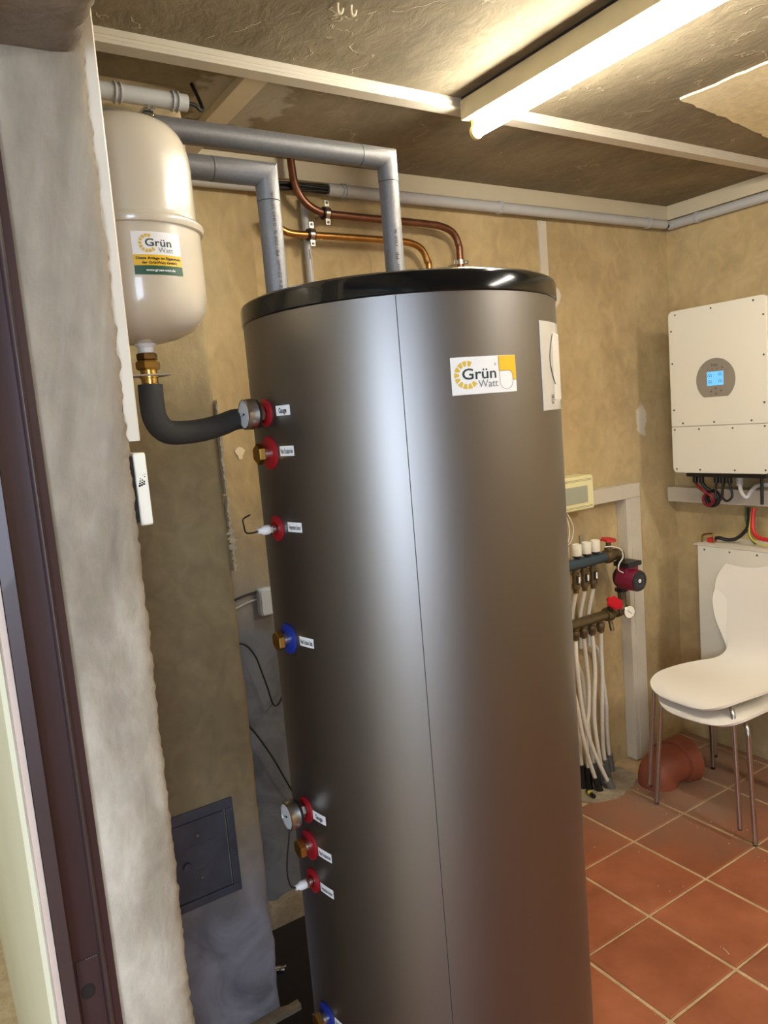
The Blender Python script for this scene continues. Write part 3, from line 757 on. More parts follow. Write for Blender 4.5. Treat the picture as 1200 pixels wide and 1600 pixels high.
# fittings under the vessel
VV = empty('brass_coupling', (VX, VY, 1.752), 'brass coupling with two hex nuts below the white expansion vessel', 'pipe fitting')
obj('hex_nut', hexa((VX, VY, 1.792), (0, 0, 1), .0175, .012), 'brass_dark', VV, label='darker brass nut')
obj('hex_nut', hexa((VX, VY, 1.776), (0, 0, 1), .0205, .0155, .003), 'brass', VV)
obj('brass_body', LA((VX, VY, 1.735), (0, 0, 1), [(0, .013), (.012, .013), (.013, .0155), (.018, .0155), (.019, .014), (.027, .014), (.028, .0165), (.031, .0165), (.032, .014), (.042, .014)], seg=28), 'brass', VV)
VB = obj('angle_bracket', B(XL + .001, .402, VY - .020, VY + .020, 1.7655, 1.7685), 'zinc', bevel=.0008)
thing(VB, 'flat metal bracket plate carrying the brass coupling on the left wall', 'bracket')
# insulated hose
HO = obj('foam_insulated_hose', TB([(VX, VY, 1.752), (VX - .001, VY, 1.722), (VX + .001, VY, 1.697), (VX + .012, VY + .004, 1.678), (VX + .034, VY + .014, 1.669), (.46, 1.325, 1.669), (.515, 1.362, 1.676), (.56, 1.40, 1.685), (.60, 1.435, 1.686), (.634, 1.465, 1.686)], .0205, 28, sm=8), 'rubber')
thing(HO, 'bent black foam-insulated hose from the brass coupling to the tank', 'hose')

# ---------------------------------------------------------------- insulated pipes over the tank
def ins_pipe(name, label, H0, corner, bottom, splitx, txt):
    loc = (corner[0], corner[1], bottom)
    R_ = empty(name, loc, label, 'pipe', 'grey foam-wrapped pipes above the tank')
    cx, cy, cz = corner
    def gm(a, b, r): return LA(a, Vector(b) - Vector(a), [(0, r - .0015), (.0012, r), ((Vector(b) - Vector(a)).length - .0012, r), ((Vector(b) - Vector(a)).length, r - .0015)], seg=36)
    obj('foam_sleeve', gm((H0, cy, cz), (splitx, cy, cz), .0232), 'foil', R_)
    obj('elbow_sleeve', TB([(splitx + .0003, cy, cz), (cx, cy, cz), (cx, cy, cz - .052)], .0235, 36, sm=0), 'foil', R_)
    obj('foam_sleeve', gm((cx, cy, cz - .0523), (cx, cy, bottom + .012), .0230), 'foil', R_)
    obj('end_collar', gm((cx, cy, bottom + .0118), (cx, cy, bottom - .001), .0236), 'foil', R_)
    # printed line running down the sleeve on the side seen from the door
    th = math.degrees(math.atan2(-cy, -cx)) + 28
    m_ = cyl_map(cx, cy, .0231, th, bottom + .02)
    f = m_(.0006)
    s, L_ = txt
    bm = bmesh.new()
    add_text(bm, s, 0, L_, 0, .0065, lambda u, v: f(-v, u), bold=.0)
    obj('lettering', bm, 'seam', R_, fixn=False)
    return R_
ins_pipe('insulated_pipe', 'silver-grey insulated pipe, the higher and longer of two, dropping onto the lid beside the seam', XL + .004, (1.040, 1.50, 2.256), 1.9145, .965, ('13 x 22 mm  PE  100 %', .16))
ins_pipe('insulated_pipe', 'silver-grey insulated pipe, the lower of two, dropping onto the left edge of the lid', .42, (.690, 1.42, 2.163), 1.9145, .575, ('13 x 22 mm  PE  100 %  0.040 W/mK', .19))

# clamp on the upper pipe just above the vessel
CL = empty('pipe_clamp', (.490, 1.525, 2.256), 'shiny steel pipe clamp round the insulated pipe just above the white vessel', 'pipe clamp')
def band(bm, p, d, r, w_, t_):
    lathe(bm, Vector(p) - Vector(d) * w_ / 2, d, [(0, r), (0, r + t_), (w_, r + t_), (w_, r), (0, r)], 32)
bm = bmesh.new(); band(bm, (.490, 1.5, 2.256), (1, 0, 0), .0236, .018, .0022)
obj('band', bm, 'steel', CL)
bm = bmesh.new()
for x in (.483, .497): cyl(bm, (x, 1.476, 2.284), (x, 1.512, 2.288), .0035, 10)
obj('clamp_screw', bm, 'steel', CL)
obj('bracket_ear', B(.481, .499, 1.484, 1.508, 2.2805, 2.2835), 'zinc', CL)
obj('threaded_rod', K((.490, 1.5262, 2.256), (.490, 1.866, 2.256), .004, 12), 'steel', CL)

# grey conduit top left
def conduit(p0, p1, r, label, clips=(), axis='x', group=None):
    R_ = empty('cable_conduit', p0, label, 'conduit', group)
    obj('conduit_tube', LA(p0, Vector(p1) - Vector(p0), [(0, r - .003), (.0001, r), ((Vector(p1) - Vector(p0)).length - .0001, r), ((Vector(p1) - Vector(p0)).length, r - .003)], seg=28), 'conduit', R_)
    for c in clips:
        bm = bmesh.new()
        P = Vector(p0).lerp(Vector(p1), c); d = (Vector(p1) - Vector(p0)).normalized()
        n_ = Vector((0, 1, 0)) if axis == 'x' else Vector((1, 0, 0))
        pts = []
        for k in range(13):
            a = math.radians(-140 + 280 * k / 12)
            e = n_ * -math.cos(a) if False else n_ * math.cos(PI - a)
            pts.append(P + e * -1 * (r + .0022) * -1 + Vector((0, 0, 1)) * math.sin(a) * (r + .0022))
        # open ring hugging the tube, its mouth away from the wall
        for off in (-.006, .006):
            tube(bm, [q + d * off for q in pts], .0022, 6, sm=0)
        obj('clip', bm, 'conduit', R_)
    return R_
conduit((XL + .004, 1.75, 2.418), (.667, 1.75, 2.418), .0185, 'short grey plastic conduit ending above the white vessel, top left', (.62, .93))
thing(obj('black_cable', TB([(.665, 1.75, 2.418), (.685, 1.75, 2.417), (.70, 1.755, 2.410), (.712, 1.77, 2.42), (.715, 1.80, 2.46), (.715, 1.83, 2.499)], .0045, 10), 'cable'), 'thick black cable curling out of the short conduit up to the ceiling', 'cable')
conduit((1.285, 2.205, 2.4115), (3.010, 2.205, 2.4115), .0195, 'long grey conduit along the back wall right under the beige board', (.035, .43, .93))
conduit((.716, 2.205, 2.402), (1.08, 2.205, 2.402), .0185, 'pale conduit piece on the back wall seen under the insulated pipes', (.9,))
conduit((3.052, YB - .035, 2.4115), (3.052, .2, 2.4115), .0195, 'long grey conduit along the right wall under the board', (.07, .5), axis='y')
conduit((1.206, 2.228, 2.385), (1.206, 2.228, .9), .0125, 'upright grey conduit on the back wall behind both copper pipes', (.26, .12))
for k in range(7):
    a = k * 2 * PI / 6; rr = .010 if k < 6 else 0
    y = 2.205 + rr * math.cos(a); z = 2.412 + rr * math.sin(a)
    o = obj('bundle_cable', TB([(1.075, y, 2.402 + rr * math.sin(a) * .7), (1.12, y + .003 * math.sin(k), z + .004 * math.cos(k * 2)), (1.18, y, z + .005 * math.sin(k * 3)), (1.25, y - .002, z), (1.29, y, z)], .0048, 8), 'cable')
    thing(o, 'one of the intertwined black cables between two conduits on the back wall', 'cable', 'black cables bundled between the conduits')
thing(obj('corner_cable', TB([(3.005, 2.205, 2.411), (3.03, 2.207, 2.408), (3.05, 2.20, 2.409), (3.052, 2.208, 2.411)], .009, 10), 'cable'), 'short black cable in the room corner joining two conduits', 'cable')

# copper pipes with clamps
CU = obj('copper_pipe', TB([(1.149, 2.18, 2.498), (1.150, 2.18, 2.455), (1.157, 2.18, 2.405), (1.188, 2.18, 2.356), (1.245, 2.18, 2.330), (1.33, 2.18, 2.326), (1.48, 2.18, 2.324), (1.65, 2.18, 2.322), (1.725, 2.18, 2.317), (1.775, 2.18, 2.298), (1.798, 2.18, 2.255), (1.800, 2.18, 2.19), (1.80, 2.18, 1.6)], .0125, 20), 'copper')
thing(CU, 'dull brown copper pipe on the back wall, the upper one, bending down behind the tank', 'pipe')
CLo = obj('copper_pipe', TB([(1.07, 2.18, 2.31), (1.078, 2.18, 2.285), (1.104, 2.18, 2.264), (1.15, 2.18, 2.258), (1.25, 2.18, 2.258), (1.372, 2.18, 2.258), (1.52, 2.18, 2.257), (1.59, 2.18, 2.252), (1.632, 2.18, 2.232), (1.652, 2.18, 2.19), (1.656, 2.18, 2.14), (1.656, 2.18, 1.6)], .0115, 20), 'copper_bright')
thing(CLo, 'brighter brassy copper pipe on the back wall, the lower one', 'pipe')
def wall_clamp(x, z, r, d, label):
    R_ = empty('pipe_clamp', (x, YB, z), label, 'pipe clamp')
    bm = bmesh.new()
    if d == 'x':
        band(bm, (x, 2.18, z), (1, 0, 0), r + .0005, .024, .006)
        obj('rubber_lining', bm, 'black', R_)
        bm = bmesh.new(); band(bm, (x, 2.18, z), (1, 0, 0), r + .0067, .015, .0016)
        obj('steel_band', bm, 'steel', R_)
        for s in (-1, 1):
            e = obj('ear', B(x - .0085, x + .0085, 2.168, 2.1715, z + s * (r + .006), z + s * (r + .026)) if s > 0 else B(x - .0085, x + .0085, 2.168, 2.1715, z - (r + .026), z - (r + .006)), 'zinc', R_, bevel=.001)
            obj('screw', K((x, 2.168, z + s * (r + .018)), (x, 2.1645, z + s * (r + .018)), .0042, 12, bev=.0008), 'screw', e)
        obj('wall_bolt', K((x, 2.1995, z), (x, YB - .0005, z), .004, 10), 'zinc', R_)
    else:
        band(bm, (x, 2.18, z), (0, 0, 1), r + .0005, .016, .004)
        obj('steel_band', bm, 'steel', R_)
        for s in (-1, 1):
            e = obj('ear', B(min(x + s * (r + .003), x + s * (r + .022)), max(x + s * (r + .003), x + s * (r + .022)), 2.174, 2.178, z - .008, z + .008), 'zinc', R_, bevel=.001)
            obj('screw', K((x + s * (r + .013), 2.174, z), (x + s * (r + .013), 2.166, z), .005, 12, bev=.0008), 'steel', e)
        obj('wall_bolt', K((x, 2.198, z), (x, YB - .0005, z), .004, 10), 'zinc', R_)
wall_clamp(1.257, 2.3285, .0125, 'x', 'clamp holding the upper dull copper pipe')
wall_clamp(1.195, 2.2585, .0115, 'x', 'clamp holding the lower brassy pipe over the upright conduit')
wall_clamp(1.80, 2.196, .0125, 'z', 'bright clamp on the falling copper pipe just above the black lid')

# ---------------------------------------------------------------- recess wall bits
SB = empty('junction_box', (.93, YB - .006, 1.06), 'small pale grey surface box on the wall left of the tank', 'junction box')
bm = PR(rrect(.905, .962, 1.062, 1.150, .008), lambda x, z: (x, YB - .006, z), lambda x, z: (x, YB - .036, z))
obj('housing', bm, 'bluebox', SB, bevel=.003)
obj('cover', PR(rrect(.909, .958, 1.066, 1.146, .006), lambda x, z: (x, YB - .0362, z), lambda x, z: (x, YB - .040, z)), 'bluebox', SB, bevel=.0015)
thing(obj('thin_cable', TB([(.802, YB - .012, 1.125), (.842, YB - .012, 1.132), (.869, YB - .012, 1.137), (.906, YB - .014, 1.141)], .0035, 8), 'cable'), 'black cable entering the pale surface box from the left', 'cable')
thing(obj('thin_cable', TB([(.802, YB - .012, 1.095), (.843, YB - .012, 1.105), (.869, YB - .012, 1.112), (.906, YB - .014, 1.118)], .003, 8), 'conduit'), 'pale grey cable entering the surface box just below the black one', 'cable')
thing(obj('thin_cable', TB([(.79, 2.21, 1.00), (.825, 2.2, .993), (.848, 2.2, .973), (.868, 2.2, .935), (.881, 2.2, .886), (.896, 2.2, .825), (.906, 2.2, .776), (.919, 2.2, .763), (.935, 2.2, .775), (.96, 2.21, .81)], .0028, 8), 'cable'), 'thin black cable hanging in a loop on the wall left of the tank', 'cable')
thing(obj('thin_cable', TB([(.79, 2.21, .745), (.822, 2.2, .716), (.857, 2.2, .655), (.894, 2.2, .577), (.927, 2.2, .495), (.97, 2.21, .40)], .0028, 8), 'cable'), 'thin black cable running straight down at a slant behind the tank', 'cable')
bm = bmesh.new(); n = 12; pts = []
for k in range(n + 1): pts.append((.70 + .32 * k / n, .085 + jag((k, 1, 1), .7, .03)))
pts += [(1.02, 0), (.70, 0)]
prism(bm, pts, lambda x, z: (x, YB - .0065, z), lambda x, z: (x, YB - .04 - jag((x, z, 2), 20, .006), z))
o = obj('mortar_ledge', bm, 'cement'); o['kind'] = 'structure'
VL = empty('drain_valve', (.765, 2.03, 0), 'small shiny metal valve lying in the dark gap left of the tank', 'valve')
obj('valve_body', TB([(.735, 2.02, .012), (.755, 2.022, .014), (.775, 2.01, .010)], .009, 12), 'steel', VL)
obj('lever', B(.740, .780, 2.004, 2.010, .020, .024), 'steel', VL, bevel=.001)

# chimney soot door
CD = empty('soot_door', (.50, 1.867, .42), 'dark grey cast metal soot door set low in the chimney wall', 'soot door')
bm = bmesh.new(); yq = 1.8665
for b4 in ((.38, .622, .664, .690), (.38, .622, .424, .446), (.38, .402, .446, .664), (.600, .622, .446, .664)): box(bm, b4[0], b4[1], yq - .008, yq + .004, b4[2], b4[3])
obj('door_frame', bm, 'soot_door', CD, bevel=.002)
LF = obj('door_leaf', PR(rrect(.405, .597, .449, .661, .006), lambda x, z: (x, yq + .002, z), lambda x, z: (x, yq - .005, z)), 'soot_door', CD, bevel=.0015)
for p in ((.520, .618), (.520, .500)): obj('rivet', LA((p[0], yq - .005, p[1]), (0, -1, 0), [(0, .0045), (.002, .004), (.003, 0)], seg=14), 'zinc', LF)
obj('knob', LA((.481, yq - .005, .548), (0, -1, 0), [(0, .007), (.006, .007), (.008, .011), (.013, .010), (.015, 0)], seg=20), 'soot_door', LF)
bm = bmesh.new()
for k in range(11): box(bm, .487 + k * .0072, .4915 + k * .0072, yq - .0066, yq - .0049, .588, .588 + (.010 if k % 3 else .007))
obj('raised_marks', bm, 'soot_door', LF)
bm = bmesh.new()
for k in range(18): x = .505 + (k % 7) * .006 + (k // 7) * .002; lathe(bm, (x, yq - .005, .530 - (k // 7) * .007 + (k % 7) * .0008), (0, -1, 0), [(0, .0013), (.0006, .001)], 8)
obj('rust_pips', bm, 'zinc', LF)
obj('hinge', K((.611, yq - .0085, .50), (.611, yq - .0085, .53), .005, 12), 'soot_door', CD)

# ---------------------------------------------------------------- things on the left wall by the jamb
tkp = [(-.001, 1.012), (.0150, 1.012), (.0170, 1.014), (.0170, 1.048), (.0150, 1.050), (-.001, 1.050)]
TK = obj('cable_trunking', PR(tkp, lambda x, y: (XL + lean(1.662) + x, y, 1.662), lambda x, y: (XL + lean(2.30) + x, y, 2.499)), 'white_trim')
thing(TK, 'narrow white trunking running down the left wall beside the vessel', 'trunking')
TH = empty('wall_sensor', (XL, 1.045, 1.548), 'slim white wall sensor box with a pattern of vent holes, below the narrow trunking', 'sensor')
obj('back_plate', B(XL, .2600, 1.022, 1.085, 1.553, 1.642), 'black', TH, bevel=.001)
obj('cover', PR(rrect(1.018, 1.090, 1.548, 1.646, .004), lambda y, z: (.2601, y, z), lambda y, z: (.2765, y, z)), 'panel', TH, bevel=.002)
bm = bmesh.new()
for a in range(5):
    for b in range(3):
        r = .0004 + .00025 * (4 - a)
        if (a + b) % 5 == 4: continue
        lathe(bm, (.2640 + b * .0030 + a * .0007, 1.0181, 1.602 + a * .0032 + b * .001), (0, -1, 0), [(0, r + .0003), (.0003, r)], 10)
obj('vent_holes', bm, 'black', TH)

# ---------------------------------------------------------------- ceiling tube light
FX = empty('tube_light', (1.43, 1.0, 2.5), 'lit fluorescent tube light in a beige batten on the ceiling', 'ceiling light')
obj('gap_shade_strip', B(1.400, 1.466, .36, 1.645, 2.492, 2.4999), 'darkgap', FX)  # dark strip filling the shaded gap between batten and ceiling
obj('batten', B(1.396, 1.462, .36, 1.6485, 2.440, 2.4918), 'fixture', FX, bevel=.003)
for y in (.402, 1.628):
    s = 1 if y > 1 else -1
    sk = PR([(1.419, 2.4405), (1.441, 2.4405), (1.441, 2.423)] + [(1.430 + .019 * math.cos(a), 2.408 + .019 * math.sin(a)) for a in [math.radians(50 - 280 * k / 16) for k in range(17)]] + [(1.419, 2.423)],
            lambda x, z: (x, y - .006, z), lambda x, z: (x, y + .006, z))
    obj('lamp_holder', sk, 'yellowed', FX, bevel=.001)
obj('tube', LA((1.430, .410, 2.408), (0, 1, 0), [(0, .012), (.002, .015), (1.208, .015), (1.21, .012)], seg=24), 'tube', FX)
# small ceramic hooks on the ceiling
for k, (x, y) in enumerate(((.866, 1.378), (.895, 1.374))):
    o = obj('ceiling_hook', TB([(x, y, 2.499), (x, y + .002, 2.490), (x + .004, y + .006, 2.484), (x + .010, y + .004, 2.485), (x + .011, y, 2.492)], .003, 8), 'debris')
    thing(o, ('left' if k == 0 else 'right') + ' one of two tiny pale hooks on the ceiling at the top edge', 'hook', 'pair of hooks on the ceiling')

# ---------------------------------------------------------------- control box, ducting, manifold on the back wall
CB = empty('control_box', (2.3, YB, 1.21), 'ivory control box with grey window on the back wall right of the tank', 'control box')
yb = YB - .0005
obj('housing', B(2.14, 2.408, 2.155, yb, 1.214, 1.357), 'ivory', CB, bevel=.004)
obj('lid', PR(rrect(2.146, 2.403, 1.219, 1.352, .006), lambda x, z: (x, 2.1549, z), lambda x, z: (x, 2.148, z)), 'ivory', CB, bevel=.002)
obj('window', PR(rrect(2.20, 2.366, 1.247, 1.316, .003), lambda x, z: (x, 2.1479, z), lambda x, z: (x, 2.1455, z)), 'smoke', CB, label='grey smoked window')
bm = bmesh.new()
for z in (1.226, 1.231, 1.337, 1.342): box(bm, 2.20, 2.395, 2.1476, 2.1483, z, z + .0012)
obj('ribs', bm, 'seam', CB)
DH = obj('cable_duct', B(2.409, 2.745, 2.186, yb, 1.2195, 1.281), 'white_trim', bevel=.0015)
thing(DH, 'white horizontal duct from the ivory control box to the corner of the ducting', 'trunking')
DV = empty('cable_duct', (2.705, YB, 0), 'white upright duct running down the back wall to the floor beside the pump', 'trunking')
obj('duct_body', B(2.655, 2.747, 2.190, yb, 0.001, 1.219), 'white_trim', DV, bevel=.0015)
obj('duct_cover', B(2.682, 2.745, 2.1865, 2.1899, 0.001, 1.2188), 'white_trim', DV, bevel=.001)
DR = obj('cable_duct', B(3.000, XR - .0005, .9, 2.232, 1.162, 1.229), 'white_trim', bevel=.0015)
thing(DR, 'white duct along the right wall below the inverter', 'trunking')

MF = empty('heating_manifold', (2.25, 2.14, .70), 'floor heating manifold of aged bronze bars with white pipes on the back wall', 'heating manifold')
def fit(p0, p1, prof, m='bronze', name='fitting', seg=20, parent=None):
    return obj(name, LA(p0, Vector(p1) - Vector(p0), prof, seg=seg), m, parent or MF)
YM = 2.14
obj('upper_bar', LA((1.95, YM, 1.000), (1, 0, 0), [(0, .021), (.49, .021), (.492, .024), (.505, .024)], seg=24), 'bronze', MF)
obj('blue_tape', LA((2.10, YM, 1.000), (1, 0, 0), [(0, .0222), (.335, .0222)], seg=24), 'bluetape', MF, label='blue wrapped stretch')
obj('lower_bar', LA((1.95, YM, .750), (1, 0, 0), [(0, .021), (.48, .021), (.482, .024), (.495, .024)], seg=24), 'bronze', MF)
for x, sz in ((2.216, .62), (2.278, 1), (2.335, 1), (2.389, 1)):
    a = obj('actuator', LA((x, YM, 1.034), (0, 0, 1), [(0, .019 * sz), (.004, .0205 * sz), (.044, .0205 * sz), (.048, .019 * sz), (.049, .015 * sz), (.045, .014 * sz), (.045, 0)], seg=24), 'actuator', MF, label='white cylindrical actuator')
    obj('collar', LA((x, YM, 1.018), (0, 0, 1), [(0, .012), (.008, .012), (.009, .018 * sz), (.0155, .018 * sz)], seg=16), 'black', a)
obj('mounting_clip', B(2.325, 2.349, 2.160, 2.172, 1.03, 1.108), 'zinc', MF, bevel=.002)
def flow_meter(x):
    p = fit((x, YM, .978), (x, YM, .88), [(0, .012), (.012, .012), (.013, .016), (.022, .016), (.023, .0125), (.060, .0125), (.061, .017), (.080, .017), (.082, .012), (.098, .011)], name='flow_meter')
    obj('sight_glass', B(x - .007, x + .009, YM - .0165, YM - .012, .920, .952), 'black', p, bevel=.0006)
    obj('sight_frame', B(x + .001, x + .009, YM - .0178, YM - .0166, .923, .949), 'paper', p)
for x in (2.262, 2.314, 2.366): flow_meter(x)
for x in (2.245, 2.293, 2.345, 2.398):
    fit((x, YM, .735), (x, YM, .676), [(0, .011), (.012, .011), (.013, .0155), (.020, .018), (.032, .018), (.036, .0155), (.050, .015), (.053, .011)], name='compression_nut')
for x in (2.262, 2.314, 2.366):
    obj('pipe', TB([(x, YM, .884), (x + .002, YM + .018, .83), (x + .003, YM + .035, .77), (x + .004, YM + .04, .70), (x + .006, YM + .045, .62)], .0088, 12), 'pe', MF, label='white plastic pipe')
pipes = [
 [(2.245, 2.14, .68), (2.228, 2.125, .60), (2.232, 2.12, .482), (2.253, 2.12, .327), (2.291, 2.115, .193), (2.330, 2.105, .09), (2.372, 2.10, -.002)],
 [(2.268, 2.185, .62), (2.322, 2.19, .50), (2.335, 2.19, .40), (2.345, 2.19, .278), (2.359, 2.19, .147), (2.375, 2.19, .0)],
 [(2.293, 2.14, .68), (2.310, 2.15, .60), (2.330, 2.16, .455), (2.322, 2.16, .349), (2.302, 2.16, .24), (2.300, 2.16, .0)],
 [(2.345, 2.14, .68), (2.350, 2.14, .60), (2.351, 2.14, .506), (2.334, 2.14, .353), (2.337, 2.14, .245), (2.362, 2.14, .077), (2.375, 2.14, .0)],
 [(2.398, 2.14, .68), (2.412, 2.155, .60), (2.417, 2.16, .483), (2.406, 2.16, .324), (2.401, 2.16, .162), (2.412, 2.16, .06), (2.42, 2.16, .0)],
 [(2.372, 2.185, .62), (2.441, 2.2, .58), (2.461, 2.2, .462), (2.477, 2.2, .321), (2.476, 2.2, .181), (2.484, 2.2, .05), (2.49, 2.2, 0)],
 [(2.10, 2.14, .68), (2.150, 2.12, .60), (2.204, 2.12, .447), (2.233, 2.12, .283), (2.268, 2.12, .152), (2.305, 2.12, .044), (2.32, 2.12, 0)],
 [(2.20, 2.19, .70), (2.25, 2.19, .50), (2.267, 2.18, .359), (2.279, 2.18, .194), (2.286, 2.18, .0)],
]
for p in pipes: obj('pipe', TB(p, .0088, 12), 'pe', MF, label='white plastic pipe')
# handwheels
def wheel(p, d, r, parent_name='handwheel'):
    u, v, d = frame_of(d); p = Vector(p); bm = bmesh.new(); n = 36
    lo, hi = [], []
    for k in range(n):
        a = 2 * PI * k / n; rr_ = r * (1 + .10 * math.cos(6 * a))
        e = (u * math.cos(a) + v * math.sin(a)) * rr_
        lo.append(bm.verts.new(p + e)); hi.append(bm.verts.new(p + e * .93 + d * .009))
    c0 = [bm.verts.new(p + (u * math.cos(2 * PI * k / n) + v * math.sin(2 * PI * k / n)) * r * .55 + d * .006) for k in range(n)]
    c1 = bm.verts.new(p + d * .008)
    for k in range(n):
        j = (k + 1) % n
        bm.faces.new((lo[k], lo[j], hi[j], hi[k])); bm.faces.new((hi[k], hi[j], c0[j], c0[k])); bm.faces.new((c0[k], c0[j], c1))
    bm.faces.new(lo[::-1])
    return obj(parent_name, bm, 'redwheel', MF, label='red handwheel')
vb = fit((2.443, YM, 1.000), (2.53, YM, 1.000), [(0, .026), (.012, .030), (.032, .030), (.040, .020), (.062, .020), (.064, .025), (.085, .025)], name='valve_body')
obj('stem', LA((2.470, YM, 1.02), (0, 0, 1), [(0, .018), (.018, .018), (.020, .012), (.046, .010)], seg=14), 'bronze', vb)
w1 = wheel((2.470, YM, 1.066), (0.05, -.12, 1), .032)
vb2 = fit((2.430, YM, .750), (2.52, YM, .750), [(0, .026), (.010, .030), (.034, .030), (.042, .020), (.064, .020), (.066, .025), (.088, .025)], name='valve_body')
obj('stem', LA((2.450, YM - .01, .768), (-.05, -.65, .75), [(0, .019), (.014, .019), (.016, .012), (.040, .010)], seg=14), 'bronze', vb2)
wheel((2.448, YM - .038, .803), (-.1, -.6, .80), .035)
obj('drain_tap', TB([(2.455, YM, .735), (2.452, YM - .01, .705), (2.447, YM - .02, .682)], .0095, 12), 'bronze', vb2)
G = obj('thermometer', LA((2.500, 2.085, .762), (-.25, -1, .05), [(0, .012), (.010, .026), (.012, .0285), (.022, .0285), (.024, .0265), (.0225, .0255)], seg=32), 'steel', MF, label='round white dial thermometer')
obj('dial_face', LA(Vector((2.500, 2.085, .762)) + Vector((-.25, -1, .05)).normalized() * .0222, (-.25, -1, .05), [(0, .0255), (.0004, .0253)], seg=28), 'actuator', G)
qd = Vector((-.25, -1, .05)).normalized(); qp = Vector((2.500, 2.085, .762)) + qd * .0234
obj('needle', K(qp + Vector((.012, -.002, -.010)), qp - Vector((.010, -.002, -.008)), .0009, 6), 'inkblack', G)
bm = bmesh.new(); tube(bm, [(2.53, YM, 1.0), (2.545, YM + .002, .995), (2.548, YM + .005, .97), (2.546, YM + .005, .93)], .018, 16)
obj('return_elbow', bm, 'brass_dark', MF)
bm = bmesh.new(); tube(bm, [(2.52, YM, .750), (2.538, YM, .757), (2.545, YM + .003, .785), (2.545, YM + .005, .85)], .018, 16)
obj('return_elbow', bm, 'bronze', MF)
obj('sensor_wire', TB([(2.40, 2.10, 1.055), (2.44, 2.09, 1.05), (2.475, 2.08, 1.034), (2.487, 2.08, 1.0), (2.462, 2.08, .975), (2.456, 2.08, .95), (2.484, 2.08, .932)], .0028, 8), 'pe', MF)
PU = empty('circulation_pump', (2.53, 2.09, .86), 'maroon circulation pump with a round black dial next to the upright duct', 'pump')
obj('motor', LA((2.528, 2.135, .895), (0, -1, 0), [(0, .034), (.012, .040), (.016, .046), (.095, .046), (.100, .044)], seg=40), 'pump', PU)
obj('casing', B(2.492, 2.572, 2.07, 2.125, .915, .955), 'pump', PU, bevel=.006)
obj('terminal_box', B(2.482, 2.570, 2.05, 2.13, .9555, .975), 'black', PU, bevel=.004)
DFc = obj('dial', LA((2.528, 2.0352, .895), (0, -1, 0), [(0, .0435), (.004, .0425), (.0045, .036), (.003, .034), (.003, 0)], seg=36), 'black', PU, label='black dial face')
obj('centre_screw', LA((2.528, 2.0322, .895), (0, -1, 0), [(0, .0085), (.002, .008), (.0025, .003)], seg=20), 'nylon', DFc)
bm = bmesh.new()
for k in range(14):
    a = 2 * PI * k / 14
    if 3 <= k <= 5: continue
    c = Vector((2.528 + .024 * math.cos(a), 2.0317, .895 + .024 * math.sin(a)))
    box(bm, c.x - .0028, c.x + .0028, c.y - .0003, c.y + .0003, c.z - .0008, c.z + .0008)
obj('dial_marks', bm, 'inkgrey', DFc)
obj('flange', LA((2.545, YM + .005, .95), (0, 0, 1), [(0, .028), (.012, .028)], seg=8), 'black', PU)
obj('flange', LA((2.545, YM + .005, .832), (0, 0, 1), [(0, .028), (.014, .028)], seg=8), 'black', PU)
obj('volute', LA((2.545, YM + .02, .895), (0, -1, 0), [(0, .036), (.01, .046), (.024, .046)], seg=28), 'black', PU)
for k, w_ in enumerate(([(2.252, 2.16, 1.215), (2.270, 2.155, 1.18), (2.276, 2.15, 1.145), (2.256, 2.145, 1.10), (2.222, 2.14, 1.082)], [(2.242, 2.16, 1.215), (2.254, 2.155, 1.17), (2.252, 2.15, 1.13), (2.238, 2.145, 1.10), (2.216, 2.14, 1.082)], [(2.232, 2.16, 1.215), (2.236, 2.155, 1.16), (2.224, 2.15, 1.12), (2.222, 2.145, 1.10), (2.212, 2.14, 1.082)])):
    thing(obj('actuator_wire', TB(w_, .0024, 8), 'pe'), ('rightmost', 'middle', 'leftmost')[k] + ' of three thin white wires looping from the ivory control box', 'wire', 'white wires below the control box')
# cement and sleeves at the pipe feet
bm = bmesh.new(); pts = []
for k in range(36):
    a = 2 * PI * k / 36; x = 2.36 + .19 * math.cos(a); y = 2.16 + .13 * math.sin(a)
    pts.append((x + jag((x, y, 3), 14, .03), min(YB - .001, y + jag((x, y, 6), 14, .03))))
prism(bm, pts, lambda x, y: (x, y, -.003), lambda x, y: (x, y, .0045 + jag((x, y, 1), 9, .002)))
o = obj('cement_patch', bm, 'cement', FLOOR)
for n_, (x, y, z, m, r) in enumerate(((2.286, 2.18, .11, 'black', .0165), (2.300, 2.16, .10, 'black', .0165), (2.320, 2.12, .07, 'black', .0155), (2.372, 2.10, .045, 'sleeve_grey', .018), (2.375, 2.14, .10, 'sleeve_grey', .016), (2.420, 2.16, .10, 'sleeve_grey', .016), (2.49, 2.2, .085, 'sleeve_grey', .016), (2.375, 2.19, .09, 'sleeve_grey', .016))):
    t = pipes[[7, 2, 6, 0, 3, 4, 5, 1][n_]]
    d = (Vector(t[-2]) - Vector(t[-1])).normalized(); p0 = Vector((x, y, 0)) - d * .001
    obj('pipe_sleeve', LA(p0, d, [(0, r * 1.15), (z * .3, r), (z / max(.3, d.z) , r)], seg=16), m, MF, label=('black' if m == 'black' else 'grey') + ' pipe sleeve')
YC = empty('cable_stub', (2.27, 2.12, 0), 'short stub of yellow-ringed cable on the floor at the foot of the pipes', 'cable stub')
obj('sleeve', K((2.262, 2.135, .014), (2.248, 2.085, .013), .009, 16), 'black', YC)
obj('yellow_ring', K((2.2585, 2.122, .0137), (2.254, 2.106, .0133), .0100, 16), 'ygcable', YC)

